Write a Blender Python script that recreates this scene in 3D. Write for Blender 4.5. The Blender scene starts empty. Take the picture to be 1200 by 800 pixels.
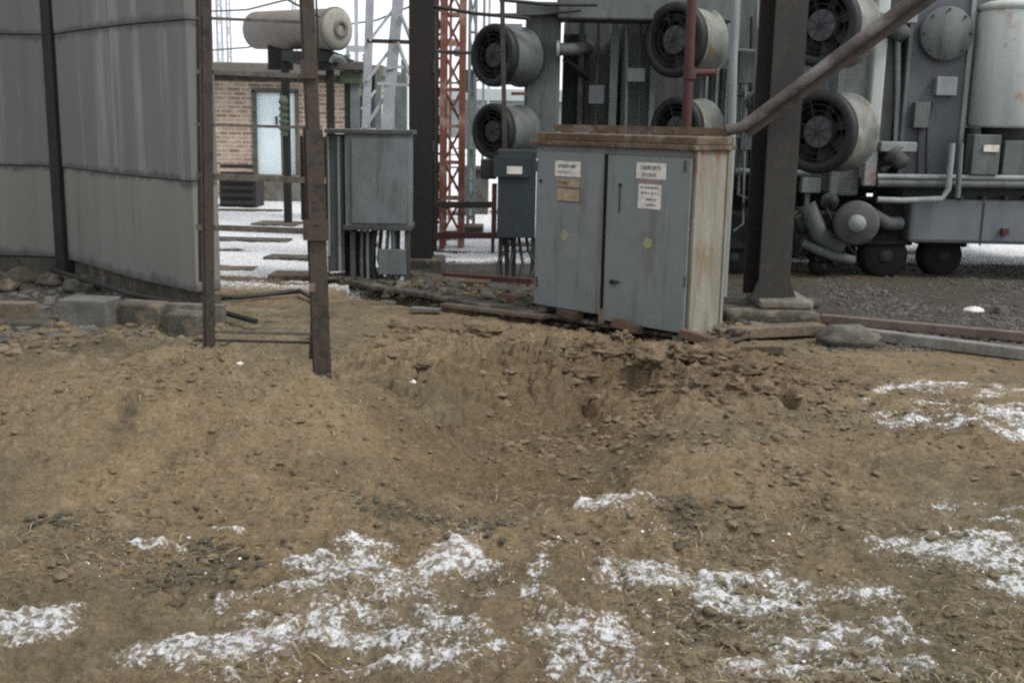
import bpy, bmesh, math, random
import numpy as np
from mathutils import Vector, Matrix, Euler, noise as mnoise
random.seed(7); RNG = np.random.RandomState(11)
S = bpy.context.scene
COL = S.collection
R = math.radians

# ------------------------------------------------------------------ camera, sky, sun, exposure
F = 1300.0
cam_d = bpy.data.cameras.new('camera'); cam = bpy.data.objects.new('camera', cam_d); COL.objects.link(cam)
cam_d.sensor_width = 36; cam_d.lens = F/1200*36; cam_d.clip_start = .05; cam_d.clip_end = 2000
EYE = Vector((0, 0, 1.55))
ROT = (Euler((R(90-11.3), 0, 0)).to_matrix() @ Matrix.Rotation(R(1.1), 3, 'Z'))
cam.matrix_world = Matrix.Translation(EYE) @ ROT.to_4x4()
S.camera = cam

W = bpy.data.worlds.new("World"); S.world = W; W.use_nodes = True
nt = W.node_tree; nt.nodes.clear()
sky = nt.nodes.new('ShaderNodeTexSky'); sky.sky_type = 'NISHITA'; sky.sun_disc = False
SUN_EL, SUN_AZ = R(50), R(118)
sky.sun_elevation = SUN_EL; sky.sun_rotation = SUN_AZ; sky.air_density = 1.2; sky.dust_density = 4
hs = nt.nodes.new('ShaderNodeHueSaturation'); hs.inputs['Saturation'].default_value = .18; hs.inputs['Value'].default_value = 1.0
mx = nt.nodes.new('ShaderNodeMix'); mx.data_type = 'RGBA'; mx.inputs[0].default_value = .62
mx.inputs[7].default_value = (11.0, 11.3, 11.8, 1)           # the white cloud layer
bg = nt.nodes.new('ShaderNodeBackground'); bg.inputs[1].default_value = .085
wo = nt.nodes.new('ShaderNodeOutputWorld')
nt.links.new(sky.outputs[0], hs.inputs['Color']); nt.links.new(hs.outputs[0], mx.inputs[6])
nt.links.new(mx.outputs[2], bg.inputs[0]); nt.links.new(bg.outputs[0], wo.inputs[0])
sd = bpy.data.lights.new('sun', 'SUN'); sd.energy = 1.35; sd.angle = R(13); sd.color = (1, .96, .9)
so = bpy.data.objects.new('sun', sd); COL.objects.link(so)
dirv = Vector((math.sin(SUN_AZ)*math.cos(SUN_EL), math.cos(SUN_AZ)*math.cos(SUN_EL), math.sin(SUN_EL)))
so.rotation_euler = dirv.to_track_quat('Z', 'Y').to_euler()
S.view_settings.view_transform = 'Standard'; S.view_settings.look = 'None'; S.view_settings.gamma = 1
S.view_settings.exposure = .88
S.render.engine = 'CYCLES'
S.cycles.filter_width = 2.3
S.cycles.max_bounces = 6; S.cycles.diffuse_bounces = 3
S.cycles.use_denoising = False

# ------------------------------------------------------------------ pixel <-> world (photo pixels, 1200x800)
def ray(u, v):
    return ROT @ Vector(((u-600)/F, -(v-400)/F, -1))
def G(u, v, z=0.0):
    d = ray(u, v); t = (z-EYE.z)/d.z; return EYE + d*t
def D(u, v, Y):
    d = ray(u, v); return EYE + d*(Y/d.y)

# ------------------------------------------------------------------ materials
MATS = {}
def mat(name, base, second=None, amt=.5, scale=4, rough=.75, metal=0, stretch=(1,1,1), fine=.25, bump=.3, third=None, tamt=.3, tscale=2, tstretch=(1,1,1), fscale=45, soft=.12, dent=0, toprust=None):
    if name in MATS: return MATS[name]
    m = bpy.data.materials.new(name); m.use_nodes = True; n = m.node_tree.nodes; l = m.node_tree.links
    b = n['Principled BSDF']; b.inputs['Roughness'].default_value = rough; b.inputs['Metallic'].default_value = metal
    b.inputs['Specular IOR Level'].default_value = .3
    tc = n.new('ShaderNodeTexCoord')
    def nz(sc, st, det=6, seed=0):
        mp = n.new('ShaderNodeMapping'); mp.inputs['Scale'].default_value = st; mp.inputs['Location'].default_value = (seed, seed*1.7, seed*.3)
        l.new(tc.outputs['Object'], mp.inputs[0])
        t = n.new('ShaderNodeTexNoise'); t.inputs['Scale'].default_value = sc; t.inputs['Detail'].default_value = det; t.inputs['Roughness'].default_value = .65
        l.new(mp.outputs[0], t.inputs['Vector']); return t.outputs[0]
    def ramp(s, a, bb):
        r = n.new('ShaderNodeMapRange'); r.inputs[1].default_value = a; r.inputs[2].default_value = bb; r.clamp = True
        l.new(s, r.inputs[0]); return r.outputs[0]
    def mixc(f, c1, c2):
        x = n.new('ShaderNodeMix'); x.data_type = 'RGBA'
        for s, c in ((6, c1), (7, c2)):
            if isinstance(c, tuple): x.inputs[s].default_value = (*c, 1)
            else: l.new(c, x.inputs[s])
        l.new(f, x.inputs[0]); return x.outputs[2]
    c = base
    if second is not None:
        t0 = .62 - .25*amt
        c = mixc(ramp(nz(scale, stretch, 8, 3), t0-soft, t0+soft), c, second)
    if third is not None:
        t0 = .66 - .25*tamt
        c = mixc(ramp(nz(tscale, tstretch, 8, 9), t0-.07, t0+.07), c, third)
    if toprust:
        sp = n.new('ShaderNodeSeparateXYZ'); l.new(tc.outputs['Object'], sp.inputs[0])
        ma = n.new('ShaderNodeMath'); ma.operation = 'MULTIPLY_ADD'; l.new(nz(5, (2,2,.6), 6, 21), ma.inputs[0]); ma.inputs[1].default_value = 1.6; l.new(sp.outputs[2], ma.inputs[2])
        c = mixc(ramp(ma.outputs[0], toprust, toprust+.25), c, (.13,.062,.028))
    fn = nz(fscale, (1,1,1), 6, 5)
    lo = tuple(max(0, x*(1-fine)) for x in base); 
    bm_ = n.new('ShaderNodeMix'); bm_.data_type = 'RGBA'; bm_.blend_type = 'MULTIPLY'; bm_.inputs[0].default_value = 1
    rr = n.new('ShaderNodeMapRange'); rr.inputs[1].default_value = .3; rr.inputs[2].default_value = .7; rr.inputs[3].default_value = 1-fine; rr.inputs[4].default_value = 1+fine*.6
    l.new(fn, rr.inputs[0])
    if isinstance(c, tuple): bm_.inputs[6].default_value = (*c, 1)
    else: l.new(c, bm_.inputs[6])
    l.new(rr.outputs[0], bm_.inputs[7]); l.new(bm_.outputs[2], b.inputs['Base Color'])
    if bump:
        bp = n.new('ShaderNodeBump'); bp.inputs['Strength'].default_value = bump; bp.inputs['Distance'].default_value = .01
        l.new(fn, bp.inputs['Height'])
        if dent:
            b2 = n.new('ShaderNodeBump'); b2.inputs['Strength'].default_value = 1; b2.inputs['Distance'].default_value = dent
            l.new(nz(2.6, (1,1,.7), 2, 12), b2.inputs['Height']); l.new(bp.outputs[0], b2.inputs['Normal']); l.new(b2.outputs[0], b.inputs['Normal'])
        else: l.new(bp.outputs[0], b.inputs['Normal'])
    MATS[name] = m; return m

RUST = (.13, .055, .025)
M_wall = None
M_walldark = mat('dark_pillar', (.012,.014,.013), (.02,.02,.018), .4, 3, .9)
M_ruststeel = mat('rusty_dark_steel', (.052,.045,.039), (.06,.044,.034), .45, 5, .85, stretch=(1,1,.4), third=(.025,.023,.022), tamt=.3, tscale=9)
M_rung = mat('worn_rung_steel', (.14,.13,.11), (.085,.07,.055), .5, 14, .8)
M_door = mat('grey_door_paint', (.158,.164,.17), (.125,.148,.144), .5, 3.5, .55, stretch=(1,1,.4), fine=.08, bump=.08, third=(.105,.1,.082), tamt=.32, tscale=4, tstretch=(1.6,1.6,.22), soft=.2, dent=.03)
M_side = mat('weathered_side_paint', (.205,.2,.172), (.145,.132,.1), .5, 5, .7, stretch=(2,2,.35), third=(.14,.095,.055), tamt=.1, tscale=3.5, tstretch=(1.6,1.6,.5), fine=.18, toprust=1.93)
M_rustroof = mat('rusted_sheet', (.115,.078,.048), (.065,.043,.028), .6, 6, .85, third=(.13,.115,.09), tamt=.35, tscale=8)
M_boxgrey = mat('blue_grey_box_paint', (.12,.138,.147), (.092,.105,.1), .4, 3, .55, stretch=(1,1,.5), fine=.12, bump=.1, dent=.03, third=(.07,.07,.062), tamt=.25, tscale=4, tstretch=(2,2,.25))
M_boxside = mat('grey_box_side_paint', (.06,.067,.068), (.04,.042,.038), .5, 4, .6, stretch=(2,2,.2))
M_col = mat('column_paint_dark', (.014,.017,.017), (.02,.016,.015), .5, 3, .8, stretch=(1,1,.3))
M_ibeam = mat('column_paint_brown', (.03,.027,.024), (.023,.023,.021), .5, 3, .85, stretch=(1,1,.3), third=(.04,.032,.025), tamt=.2, tscale=7)
M_red = mat('oxide_red_paint', (.24,.085,.06), (.17,.07,.055), .5, 5, .8, third=(.36,.24,.21), tamt=.35, tscale=4)
M_maroon = mat('maroon_pipe_paint', (.075,.028,.028), (.055,.028,.024), .5, 5, .8)
M_galv = mat('galvanised_steel', (.4,.43,.46), (.3,.32,.34), .5, 5, .5, fine=.12)
M_tr = mat('transformer_grey_paint', (.1,.113,.114), (.072,.082,.083), .5, 2, .7, stretch=(1.5,1.5,.4), fine=.15, third=(.06,.052,.042), tamt=.3, tscale=4, tstretch=(2,2,.3), dent=.02)
M_trl = mat('transformer_light_paint', (.22,.245,.245), (.16,.18,.178), .5, 3, .65, stretch=(2,2,.4), fine=.12)
M_trd = mat('transformer_dark_paint_recess_shade', (.034,.038,.038), (.024,.027,.027), .5, 3, .8)  # dark paint; on the recess plate and gap strip it paints in shade
M_blue = mat('transformer_bluish_paint', (.12,.138,.152), (.09,.102,.112), .5, 2, .6, stretch=(1,1,.4), fine=.1)
M_panel = mat('violet_grey_panel_paint', (.08,.088,.1), (.066,.072,.08), .5, 2, .65, fine=.1)
M_white = mat('off_white_drum_paint', (.4,.43,.41), (.31,.34,.325), .5, 2, .55, stretch=(2,2,.3), fine=.06, bump=.05, third=(.28,.18,.11), tamt=.05, tscale=3)
M_shroud = mat('fan_shroud_paint', (.22,.235,.21), (.12,.13,.115), .55, 4, .7, third=(.12,.1,.07), tamt=.3, tscale=5)
M_black = mat('black_rubber_paint', (.011,.012,.013), (.018,.019,.02), .5, 5, .6)
M_hub = mat('fan_hub_grey', (.07,.072,.078), (.05,.052,.056), .5, 6, .6)
M_wheel = mat('greasy_wheel_steel', (.008,.008,.008), (.014,.012,.01), .5, 8, .8)
M_teal = mat('dark_teal_paint', (.022,.034,.038), (.018,.024,.027), .5, 4, .6)
M_label = mat('white_label', (.55,.54,.5), (.4,.38,.34), .4, 20, .7, fine=.1)
M_labelb = mat('browned_label', (.3,.25,.16), (.22,.16,.09), .5, 18, .7, fine=.15)
M_ink = mat('label_ink', (.06,.06,.06), None, rough=.8)
M_mag = mat('faded_red_print', (.25,.13,.15), (.18,.15,.16), .5, 20, .8)
M_yel = mat('faded_yellow_mark', (.25,.255,.13), (.18,.195,.13), .5, 25, .7)
M_conc = mat('old_concrete', (.2,.195,.175), (.13,.125,.11), .5, 6, .95, third=(.1,.085,.06), tamt=.35, tscale=3, fine=.3, bump=.8)
M_concd = mat('dirty_concrete', (.075,.07,.058), (.045,.042,.034), .5, 6, .95, third=(.17,.14,.1), tamt=.25, tscale=4, fine=.35, bump=.8)
M_wood = mat('weathered_timber', (.15,.12,.085), (.09,.07,.05), .5, 6, .9, stretch=(1,1,1), fine=.35, bump=.6)
M_asb = mat('grey_board', (.12,.12,.108), (.075,.072,.06), .5, 5, .9, fine=.25, bump=.7)
M_door2 = mat('pale_blue_door_paint', (.7,.8,.84), (.66,.76,.79), .4, 2, .6, fine=.05)
M_wstrip = mat('white_trim_paint', (.6,.6,.56), None, rough=.7)
M_roofd = mat('dark_roof_edge', (.11,.095,.085), (.15,.135,.115), .5, 3, .9)
M_cons = mat('brownish_tank_paint', (.13,.105,.095), (.16,.15,.135), .5, 2, .7, fine=.1)
M_consend = mat('tank_end_paint', (.3,.29,.25), (.24,.23,.2), .5, 5, .7, fine=.1)
M_green = mat('faded_green_paint', (.05,.075,.055), (.12,.14,.08), .4, 4, .7)
M_pale = mat('pale_equipment_paint', (.2,.24,.24), (.15,.17,.17), .5, 3, .7)
M_cable = mat('black_cable', (.03,.03,.03), None, rough=.6)
M_pipebr = mat('brown_pipe_paint', (.075,.065,.06), (.045,.034,.03), .5, 6, .7, third=(.12,.11,.105), tamt=.3, tscale=4)
M_stone = mat('grey_rubble_stone', (.12,.115,.1), (.06,.057,.045), .5, 7, .95, fine=.35, bump=1)
M_brick1 = mat('loose_red_brick', (.1,.058,.038), (.07,.048,.035), .5, 9, .95, fine=.3)
M_clod = mat('soil_clod', (.16,.124,.08), (.11,.086,.055), .5, 3, 1, fine=.3, bump=.6)
M_leaf = mat('dead_leaf', (.2,.14,.065), (.09,.065,.04), .5, 7, .9)
M_straw = mat('dry_straw', (.3,.26,.16), (.2,.17,.1), .5, 3, .9)
M_gravel = mat('grey_gravel', (.11,.105,.095), (.06,.055,.048), .5, 5, .95)
M_debris = mat('dark_charred_lump', (.055,.05,.036), (.085,.072,.048), .5, 6, .95, fine=.4, bump=1)

def brick_mat():
    m = bpy.data.materials.new('brickwork'); m.use_nodes = True; n = m.node_tree.nodes; l = m.node_tree.links
    b = n['Principled BSDF']; b.inputs['Roughness'].default_value = .95
    tc = n.new('ShaderNodeTexCoord'); mp = n.new('ShaderNodeMapping'); mp.inputs['Rotation'].default_value = (R(90), 0, 0)
    br = n.new('ShaderNodeTexBrick'); br.inputs['Scale'].default_value = 1; br.inputs['Brick Width'].default_value = .25; br.inputs['Row Height'].default_value = .078
    br.inputs['Mortar Size'].default_value = .011; br.inputs['Color1'].default_value = (.2,.12,.085,1); br.inputs['Color2'].default_value = (.34,.25,.19,1); br.inputs['Mortar'].default_value = (.4,.36,.31,1)
    nz = n.new('ShaderNodeTexNoise'); nz.inputs['Scale'].default_value = 5; nz.inputs['Roughness'].default_value = .75; nz.inputs['Detail'].default_value = 8
    l.new(tc.outputs['Object'], mp.inputs[0]); l.new(mp.outputs[0], br.inputs[0]); l.new(tc.outputs['Object'], nz.inputs[0])
    r = n.new('ShaderNodeMapRange'); r.inputs[1].default_value = .52; r.inputs[2].default_value = .64
    x = n.new('ShaderNodeMix'); x.data_type = 'RGBA'; x.inputs[7].default_value = (.46,.41,.33,1)
    l.new(nz.outputs[0], r.inputs[0]); 
    mu = n.new('ShaderNodeMath'); mu.operation = 'MULTIPLY'; mu.inputs[1].default_value = .85
    l.new(r.outputs[0], mu.inputs[0]); l.new(mu.outputs[0], x.inputs[0]); l.new(br.outputs[0], x.inputs[6]); l.new(x.outputs[2], b.inputs['Base Color'])
    return m
M_brick = brick_mat()
def wall_mat():
    m = bpy.data.materials.new('streaked_grey_panel'); m.use_nodes = True; n = m.node_tree.nodes; l = m.node_tree.links
    b = n['Principled BSDF']; b.inputs['Roughness'].default_value = .85; b.inputs['Specular IOR Level'].default_value = .25
    tc = n.new('ShaderNodeTexCoord'); sp = n.new('ShaderNodeSeparateXYZ'); l.new(tc.outputs['Object'], sp.inputs[0])
    def nz(sc, st, det=6, rg=.6, off=0):
        mp = n.new('ShaderNodeMapping'); mp.inputs['Scale'].default_value = st; mp.inputs['Location'].default_value = (off, off, off); l.new(tc.outputs['Object'], mp.inputs[0])
        t = n.new('ShaderNodeTexNoise'); t.inputs['Scale'].default_value = sc; t.inputs['Detail'].default_value = det; t.inputs['Roughness'].default_value = rg
        l.new(mp.outputs[0], t.inputs['Vector']); return t.outputs[0]
    def rng(s_, a, c, lo=0, hi=1):
        q = n.new('ShaderNodeMapRange'); q.inputs[1].default_value = a; q.inputs[2].default_value = c; q.inputs[3].default_value = lo; q.inputs[4].default_value = hi; l.new(s_, q.inputs[0]); return q.outputs[0]
    def mth(op, a, c=None, v=0):
        q = n.new('ShaderNodeMath'); q.operation = op; l.new(a, q.inputs[0])
        if c is not None: l.new(c, q.inputs[1])
        else: q.inputs[1].default_value = v
        return q.outputs[0]
    def mix(f, a, c):
        x = n.new('ShaderNodeMix'); x.data_type = 'RGBA'
        for s_, cc in ((6, a), (7, c)):
            if isinstance(cc, tuple): x.inputs[s_].default_value = (*cc, 1)
            else: l.new(cc, x.inputs[s_])
        l.new(f, x.inputs[0]); return x.outputs[2]
    z = sp.outputs[2]
    up = rng(z, 1.0, 1.06)                                     # upper courses are greener and darker than the bottom one
    c = mix(up, (.145,.143,.13), (.11,.117,.111))
    streak = nz(3.4, (1,1,.05), 8, .7); fine = nz(11, (1,1,.06), 6, .7, 4); soft = nz(.8, (1,1,.6), 5, .6, 9)
    c = mix(mth('MULTIPLY', rng(streak, .52, .66, 0, .8), rng(up, 0, 1, .3, 1)), c, (.22,.228,.208))
    c = mix(rng(fine, .5, .75, 0, .2), c, (.085,.09,.082))
    c = mix(rng(streak, .46, .34, 0, .55), c, (.075,.082,.076))
    c = mix(rng(soft, .5, .68, 0, .35), c, (.1,.1,.088))
    wob = mth('MULTIPLY', mth('SUBTRACT', nz(5, (1,1,.5), 6, .7, 2), None, .5), None, .22)
    for zz, w in ((1.03, .05), (2.24, .06), (.16, .09)):         # grime along the joints
        d = mth('ABSOLUTE', mth('SUBTRACT', mth('ADD', z, wob), None, zz))
        c = mix(rng(d, w, w*.25, 0, .75), c, (.045,.048,.045))
    l.new(c, b.inputs['Base Color'])
    bp = n.new('ShaderNodeBump'); bp.inputs['Strength'].default_value = .25; bp.inputs['Distance'].default_value = .01; l.new(fine, bp.inputs['Height']); l.new(bp.outputs[0], b.inputs['Normal'])
    return m
M_wall = wall_mat()

# ------------------------------------------------------------------ builders
FR = {}
def thing(name, label, cat, loc=(0,0,0), group=None, rz=0):
    o = bpy.data.objects.new(name, None); COL.objects.link(o); o.empty_display_size = .1
    o.location = loc; o.rotation_euler = (0,0,rz)
    FR[o] = Matrix.Translation(Vector(loc)) @ Matrix.Rotation(rz, 4, 'Z')
    o['label'] = label; o['category'] = cat
    if group: o['group'] = group
    return o
def tag(o, label, cat, group=None):
    o['label'] = label; o['category'] = cat
    if group: o['group'] = group
    return o
class MB:
    def __init__(s): s.v = []; s.f = []; s.sm = []
    def add(s, vs, fs, smooth=False):
        k = len(s.v); s.v += [Vector(v) for v in vs]; s.f += [tuple(i+k for i in f) for f in fs]; s.sm += [smooth]*len(fs); return s
    def frame_box(s, o, ax, ay, az):                 # corner o + three edge vectors
        o, ax, ay, az = map(Vector, (o, ax, ay, az))
        vs = [o, o+ax, o+ax+ay, o+ay, o+az, o+ax+az, o+ax+ay+az, o+ay+az]
        return s.add(vs, [(0,3,2,1),(4,5,6,7),(0,1,5,4),(1,2,6,5),(2,3,7,6),(3,0,4,7)])
    def box(s, x0, x1, y0, y1, z0, z1): return s.frame_box((x0,y0,z0), (x1-x0,0,0), (0,y1-y0,0), (0,0,z1-z0))
    def bar(s, a, b, w, h=None, up=(0,0,1)):          # rectangular bar from a to b
        a, b = Vector(a), Vector(b); h = h or w; d = (b-a).normalized(); up = Vector(up)
        if abs(d.dot(up)) > .95: up = Vector((0,1,0))
        sx = d.cross(up).normalized(); sy = sx.cross(d).normalized()
        return s.frame_box(a - sx*w/2 - sy*h/2, sx*w, sy*h, b-a)
    def tube(s, pts, r, n=12, cap=True):
        pts = [Vector(p) for p in pts]; rs = r if isinstance(r, (list, tuple)) else [r]*len(pts)
        ref = None; rings = []
        for i, p in enumerate(pts):
            d = ((pts[min(i+1, len(pts)-1)] - pts[max(i-1, 0)])).normalized()
            if ref is None: ref = d.cross(Vector((0,0,1)) if abs(d.z) < .9 else Vector((1,0,0))).normalized()
            ref = (ref - d*ref.dot(d)).normalized(); q = d.cross(ref)
            rings.append([p + (ref*math.cos(2*math.pi*k/n) + q*math.sin(2*math.pi*k/n))*rs[i] for k in range(n)])
        vs = [v for g in rings for v in g]; fs = []
        for i in range(len(pts)-1):
            for k in range(n):
                fs.append((i*n+k, i*n+(k+1)%n, (i+1)*n+(k+1)%n, (i+1)*n+k))
        s.add(vs, fs, True)
        if cap: s.add(rings[0], [tuple(range(n))[::-1]]); s.add(rings[-1], [tuple(range(n))])
        return s
    def lathe(s, c, axis, prof, n=32, smooth=True):  # prof: (distance along axis, radius)
        c, axis = Vector(c), Vector(axis).normalized()
        a = axis.cross(Vector((0,0,1)) if abs(axis.z) < .9 else Vector((1,0,0))).normalized(); b = axis.cross(a)
        vs = []; fs = []
        for t, r in prof:
            for k in range(n):
                th = 2*math.pi*k/n; vs.append(c + axis*t + (a*math.cos(th)+b*math.sin(th))*max(r, 1e-4))
        for i in range(len(prof)-1):
            for k in range(n): fs.append((i*n+k, i*n+(k+1)%n, (i+1)*n+(k+1)%n, (i+1)*n+k))
        return s.add(vs, fs, smooth)
    def lump(s, c, r, seed=0, sub=2, sq=(1,1,.7), amp=.35):
        bm = bmesh.new(); bmesh.ops.create_icosphere(bm, subdivisions=sub, radius=1)
        vs = []
        for v in bm.verts:
            d = v.co.normalized(); k = 1 + amp*mnoise.noise(d*1.7 + Vector((seed*3.1, seed, 0))) + amp*.5*mnoise.noise(d*4 + Vector((0, seed*2.3, 5)))
            vs.append(Vector(c) + Vector((d.x*sq[0], d.y*sq[1], d.z*sq[2]))*r*k)
        fs = [tuple(v.index for v in f.verts) for f in bm.faces]; bm.free()
        return s.add(vs, fs, sub > 2)
    def build(s, name, m, parent=None, bev=0, local=False):
        me = bpy.data.meshes.new(name)
        M = None
        if parent is not None and not local: M = FR[parent].inverted()
        vs = [(M @ v) if M else v for v in s.v]
        me.from_pydata([tuple(v) for v in vs], [], s.f)
        me.polygons.foreach_set('use_smooth', s.sm)
        bm = bmesh.new(); bm.from_mesh(me); bmesh.ops.recalc_face_normals(bm, faces=bm.faces); bm.to_mesh(me); bm.free()
        me.materials.append(m); me.update()
        o = bpy.data.objects.new(name, me); COL.objects.link(o)
        if parent is not None: o.parent = parent; FR[o] = FR[parent]
        else: FR[o] = Matrix.Identity(4)
        if bev:
            b = o.modifiers.new('bevel', 'BEVEL'); b.width = bev; b.segments = 2; b.limit_method = 'ANGLE'
        return o
def P(u0, v0, u1, v1, Y, dep):       # a box whose front face spans those photo pixels at depth Y
    vm = (v0+v1)/2; um = (u0+u1)/2
    return D(u0,vm,Y).x, D(u1,vm,Y).x, Y, Y+dep, D(um,v1,Y).z, D(um,v0,Y).z
def pbox(name, m, parent, u0, v0, u1, v1, Y, dep, bev=.006):
    return MB().box(*P(u0,v0,u1,v1,Y,dep)).build(name, m, parent, bev)

# ------------------------------------------------------------------ numpy noise
def vnoise(x, y, seed=0):
    xi = np.floor(x).astype(np.int64); yi = np.floor(y).astype(np.int64); fx = x-xi; fy = y-yi
    fx = fx*fx*(3-2*fx); fy = fy*fy*(3-2*fy)
    def h(a, b):
        n = (a*374761393 + b*668265263 + seed*1442695041) & 0xFFFFFFFF
        n = ((n ^ (n >> 13))*1274126177) & 0xFFFFFFFF
        return ((n ^ (n >> 16)) & 0xFFFF)/65535.0
    a = h(xi, yi)*(1-fx)+h(xi+1, yi)*fx; b = h(xi, yi+1)*(1-fx)+h(xi+1, yi+1)*fx
    return a*(1-fy)+b*fy
def fbm(x, y, f, o=5, seed=0, g=.5):
    s = 0; a = 1; t = 0
    for i in range(o):
        c, q = math.cos(i*1.1), math.sin(i*1.1)
        s = s + a*vnoise((x*c-y*q)*f+i*17, (x*q+y*c)*f+i*31, seed+i); t += a; a *= g; f *= 2.03
    return s/t - .5

def blob(x, y, u, v, ru, rv, rot=0):
    c = G(u, v); rx = ru/F*c.y*1.02; ry = (G(u, v-rv).y - G(u, v+rv).y)/2
    dx, dy = (x-c.x)/rx, (y-c.y)/ry
    if rot: k, q = math.cos(R(rot)), math.sin(R(rot)); dx, dy = dx*k+dy*q, -dx*q+dy*k
    return dx*dx+dy*dy
# the line of the slab edge (runs away to the left) and unit vectors along / across it
E0, E1 = G(845, 412), G(395, 338)
def slabside(x, y):                       # >0 behind the slab's front edge, metres
    d = (E1-E0).xy.normalized(); nx, ny = d.y, -d.x
    if ny < 0: nx, ny = -nx, -ny
    return (x-E0.x)*nx + (y-E0.y)*ny
PIT = G(615, 505); RIM_B = G(600, 400)
def height(x, y, detail=True):
    x = np.asarray(x, float); y = np.asarray(y, float)
    near = np.clip((9.2-y)/2.0, 0, 1)
    beh = np.clip(slabside(x, y)/.25+1.0, 0, 1)          # flat under the slab and beyond
    open_ = near*(1-beh)
    h = .05*fbm(x, y, .5, 3, 1)*2
    h = h + .27*np.exp(-blob(x, y, 205, 522, 225, 50)*.8)            # big heap on the left
    h = h + .10*np.exp(-blob(x, y, 320, 492, 115, 26))
    h = h + .10*np.exp(-blob(x, y, 90, 560, 160, 60)) + .05*np.exp(-blob(x, y, 240, 500, 200, 18)**1.3) - .09*np.exp(-blob(x, y, 320, 428, 130, 22)**1.5)
    h = h + .05*np.exp(-blob(x, y, 690, 432, 150, 14, 0)*1.0)        # rim of spoil behind the pit
    h = h + .10*np.exp(-blob(x, y, 900, 455, 120, 32))
    h = h + .10*np.exp(-blob(x, y, 850, 560, 150, 50))
    h = h + .04*np.exp(-blob(x, y, 700, 625, 120, 22))
    h = h + .09*np.exp(-blob(x, y, 530, 445, 50, 30)*1.3)
    wob = .5*fbm(x, y, 1.4, 4, 21)
    r = np.sqrt(blob(x, y, 610, 505, 205, 92)) + wob*.8
    pit = np.clip((1.08-r)/.8, 0, 1); pit = pit*pit*(3-2*pit)
    h = h - .21*pit
    # broken undercut bank at the back right of the pit
    r2 = np.sqrt(blob(x, y, 725, 462, 85, 20, 10)) + .9*fbm(x, y, 3.2, 4, 5)
    h = h - .11*np.clip((1-r2)/.2, 0, 1)*np.clip((y-5.9)/.5, .1, 1)
    r3 = np.sqrt(blob(x, y, 408, 452, 16, 22)) ; h = h - .05*np.exp(-r3*r3)
    r4 = np.sqrt(blob(x, y, 915, 476, 15, 9)); h = h - .14*np.exp(-r4**4)
    sl = slabside(x, y); h = h*(.15+.85*open_) - .10*np.exp(-((sl+.02)/.13)**2)*(x < 1.6)*(x > -1.5)
    if detail:
        w = .25+.75*open_
        h = h + w*(.11*fbm(x, y, 1.7, 5, 2) + .05*fbm(x, y, 6, 4, 3))
        rg = np.abs(fbm(x, y, 2.6, 5, 8)); h = h + w*.06*(.16-np.minimum(rg, .16))/.16*(fbm(x, y, .9, 2, 4)+.35)
        br = np.clip((y-4.3)/1.2, 0, 1)*open_
        c = fbm(x, y, 9, 4, 12); h = h + br*.03*np.clip(c*4-.15, 0, 1)*np.clip(fbm(x,y,1.3,3,33)*3+.45, 0, 1)
        h = h + w*.036*fbm(x, y, 24, 4, 9, .6) + w*.075*np.abs(fbm(x, y, 7.5, 4, 15, .6)) + w*.04*np.abs(fbm(x, y, 17, 3, 16, .6))
        # broken crust ledges round the back and right of the pit
        lz = np.exp(-blob(x, y, 690, 430, 230, 34)); q_ = fbm(x, y, 2.4, 6, 19, .6)*7 + (y-6.3)*2.6
        cr = np.exp(-blob(x, y, 740, 440, 250, 36)) + .7*np.exp(-blob(x, y, 540, 420, 110, 34))
        ck = np.abs(fbm(x*.75, y*1.5, 1.9, 5, 61, .6)); gate = np.clip(fbm(x, y, 1.5, 3, 62)*5+.5, 0, 1)
        h = h - np.clip(cr, 0, 1)*gate*.13*np.clip(1-ck/.035, 0, 1) + np.clip(cr, 0, 1)*.14*fbm(x, y, 3.2, 4, 63, .55)
        h = h + lz*.085*(np.floor(q_) + np.clip((q_-np.floor(q_))*5, 0, 1) - q_)
        lz = np.exp(-blob(x, y, 520, 425, 90, 30)); q_ = fbm(x, y, 1.8, 6, 23, .6)*5 + (y-6.3)*2.2
        h = h + lz*.035*(np.floor(q_) + np.clip((q_-np.floor(q_))*4, 0, 1) - q_)
    return h
def H(x, y): return float(height(np.array([x]), np.array([y]))[0])

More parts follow.
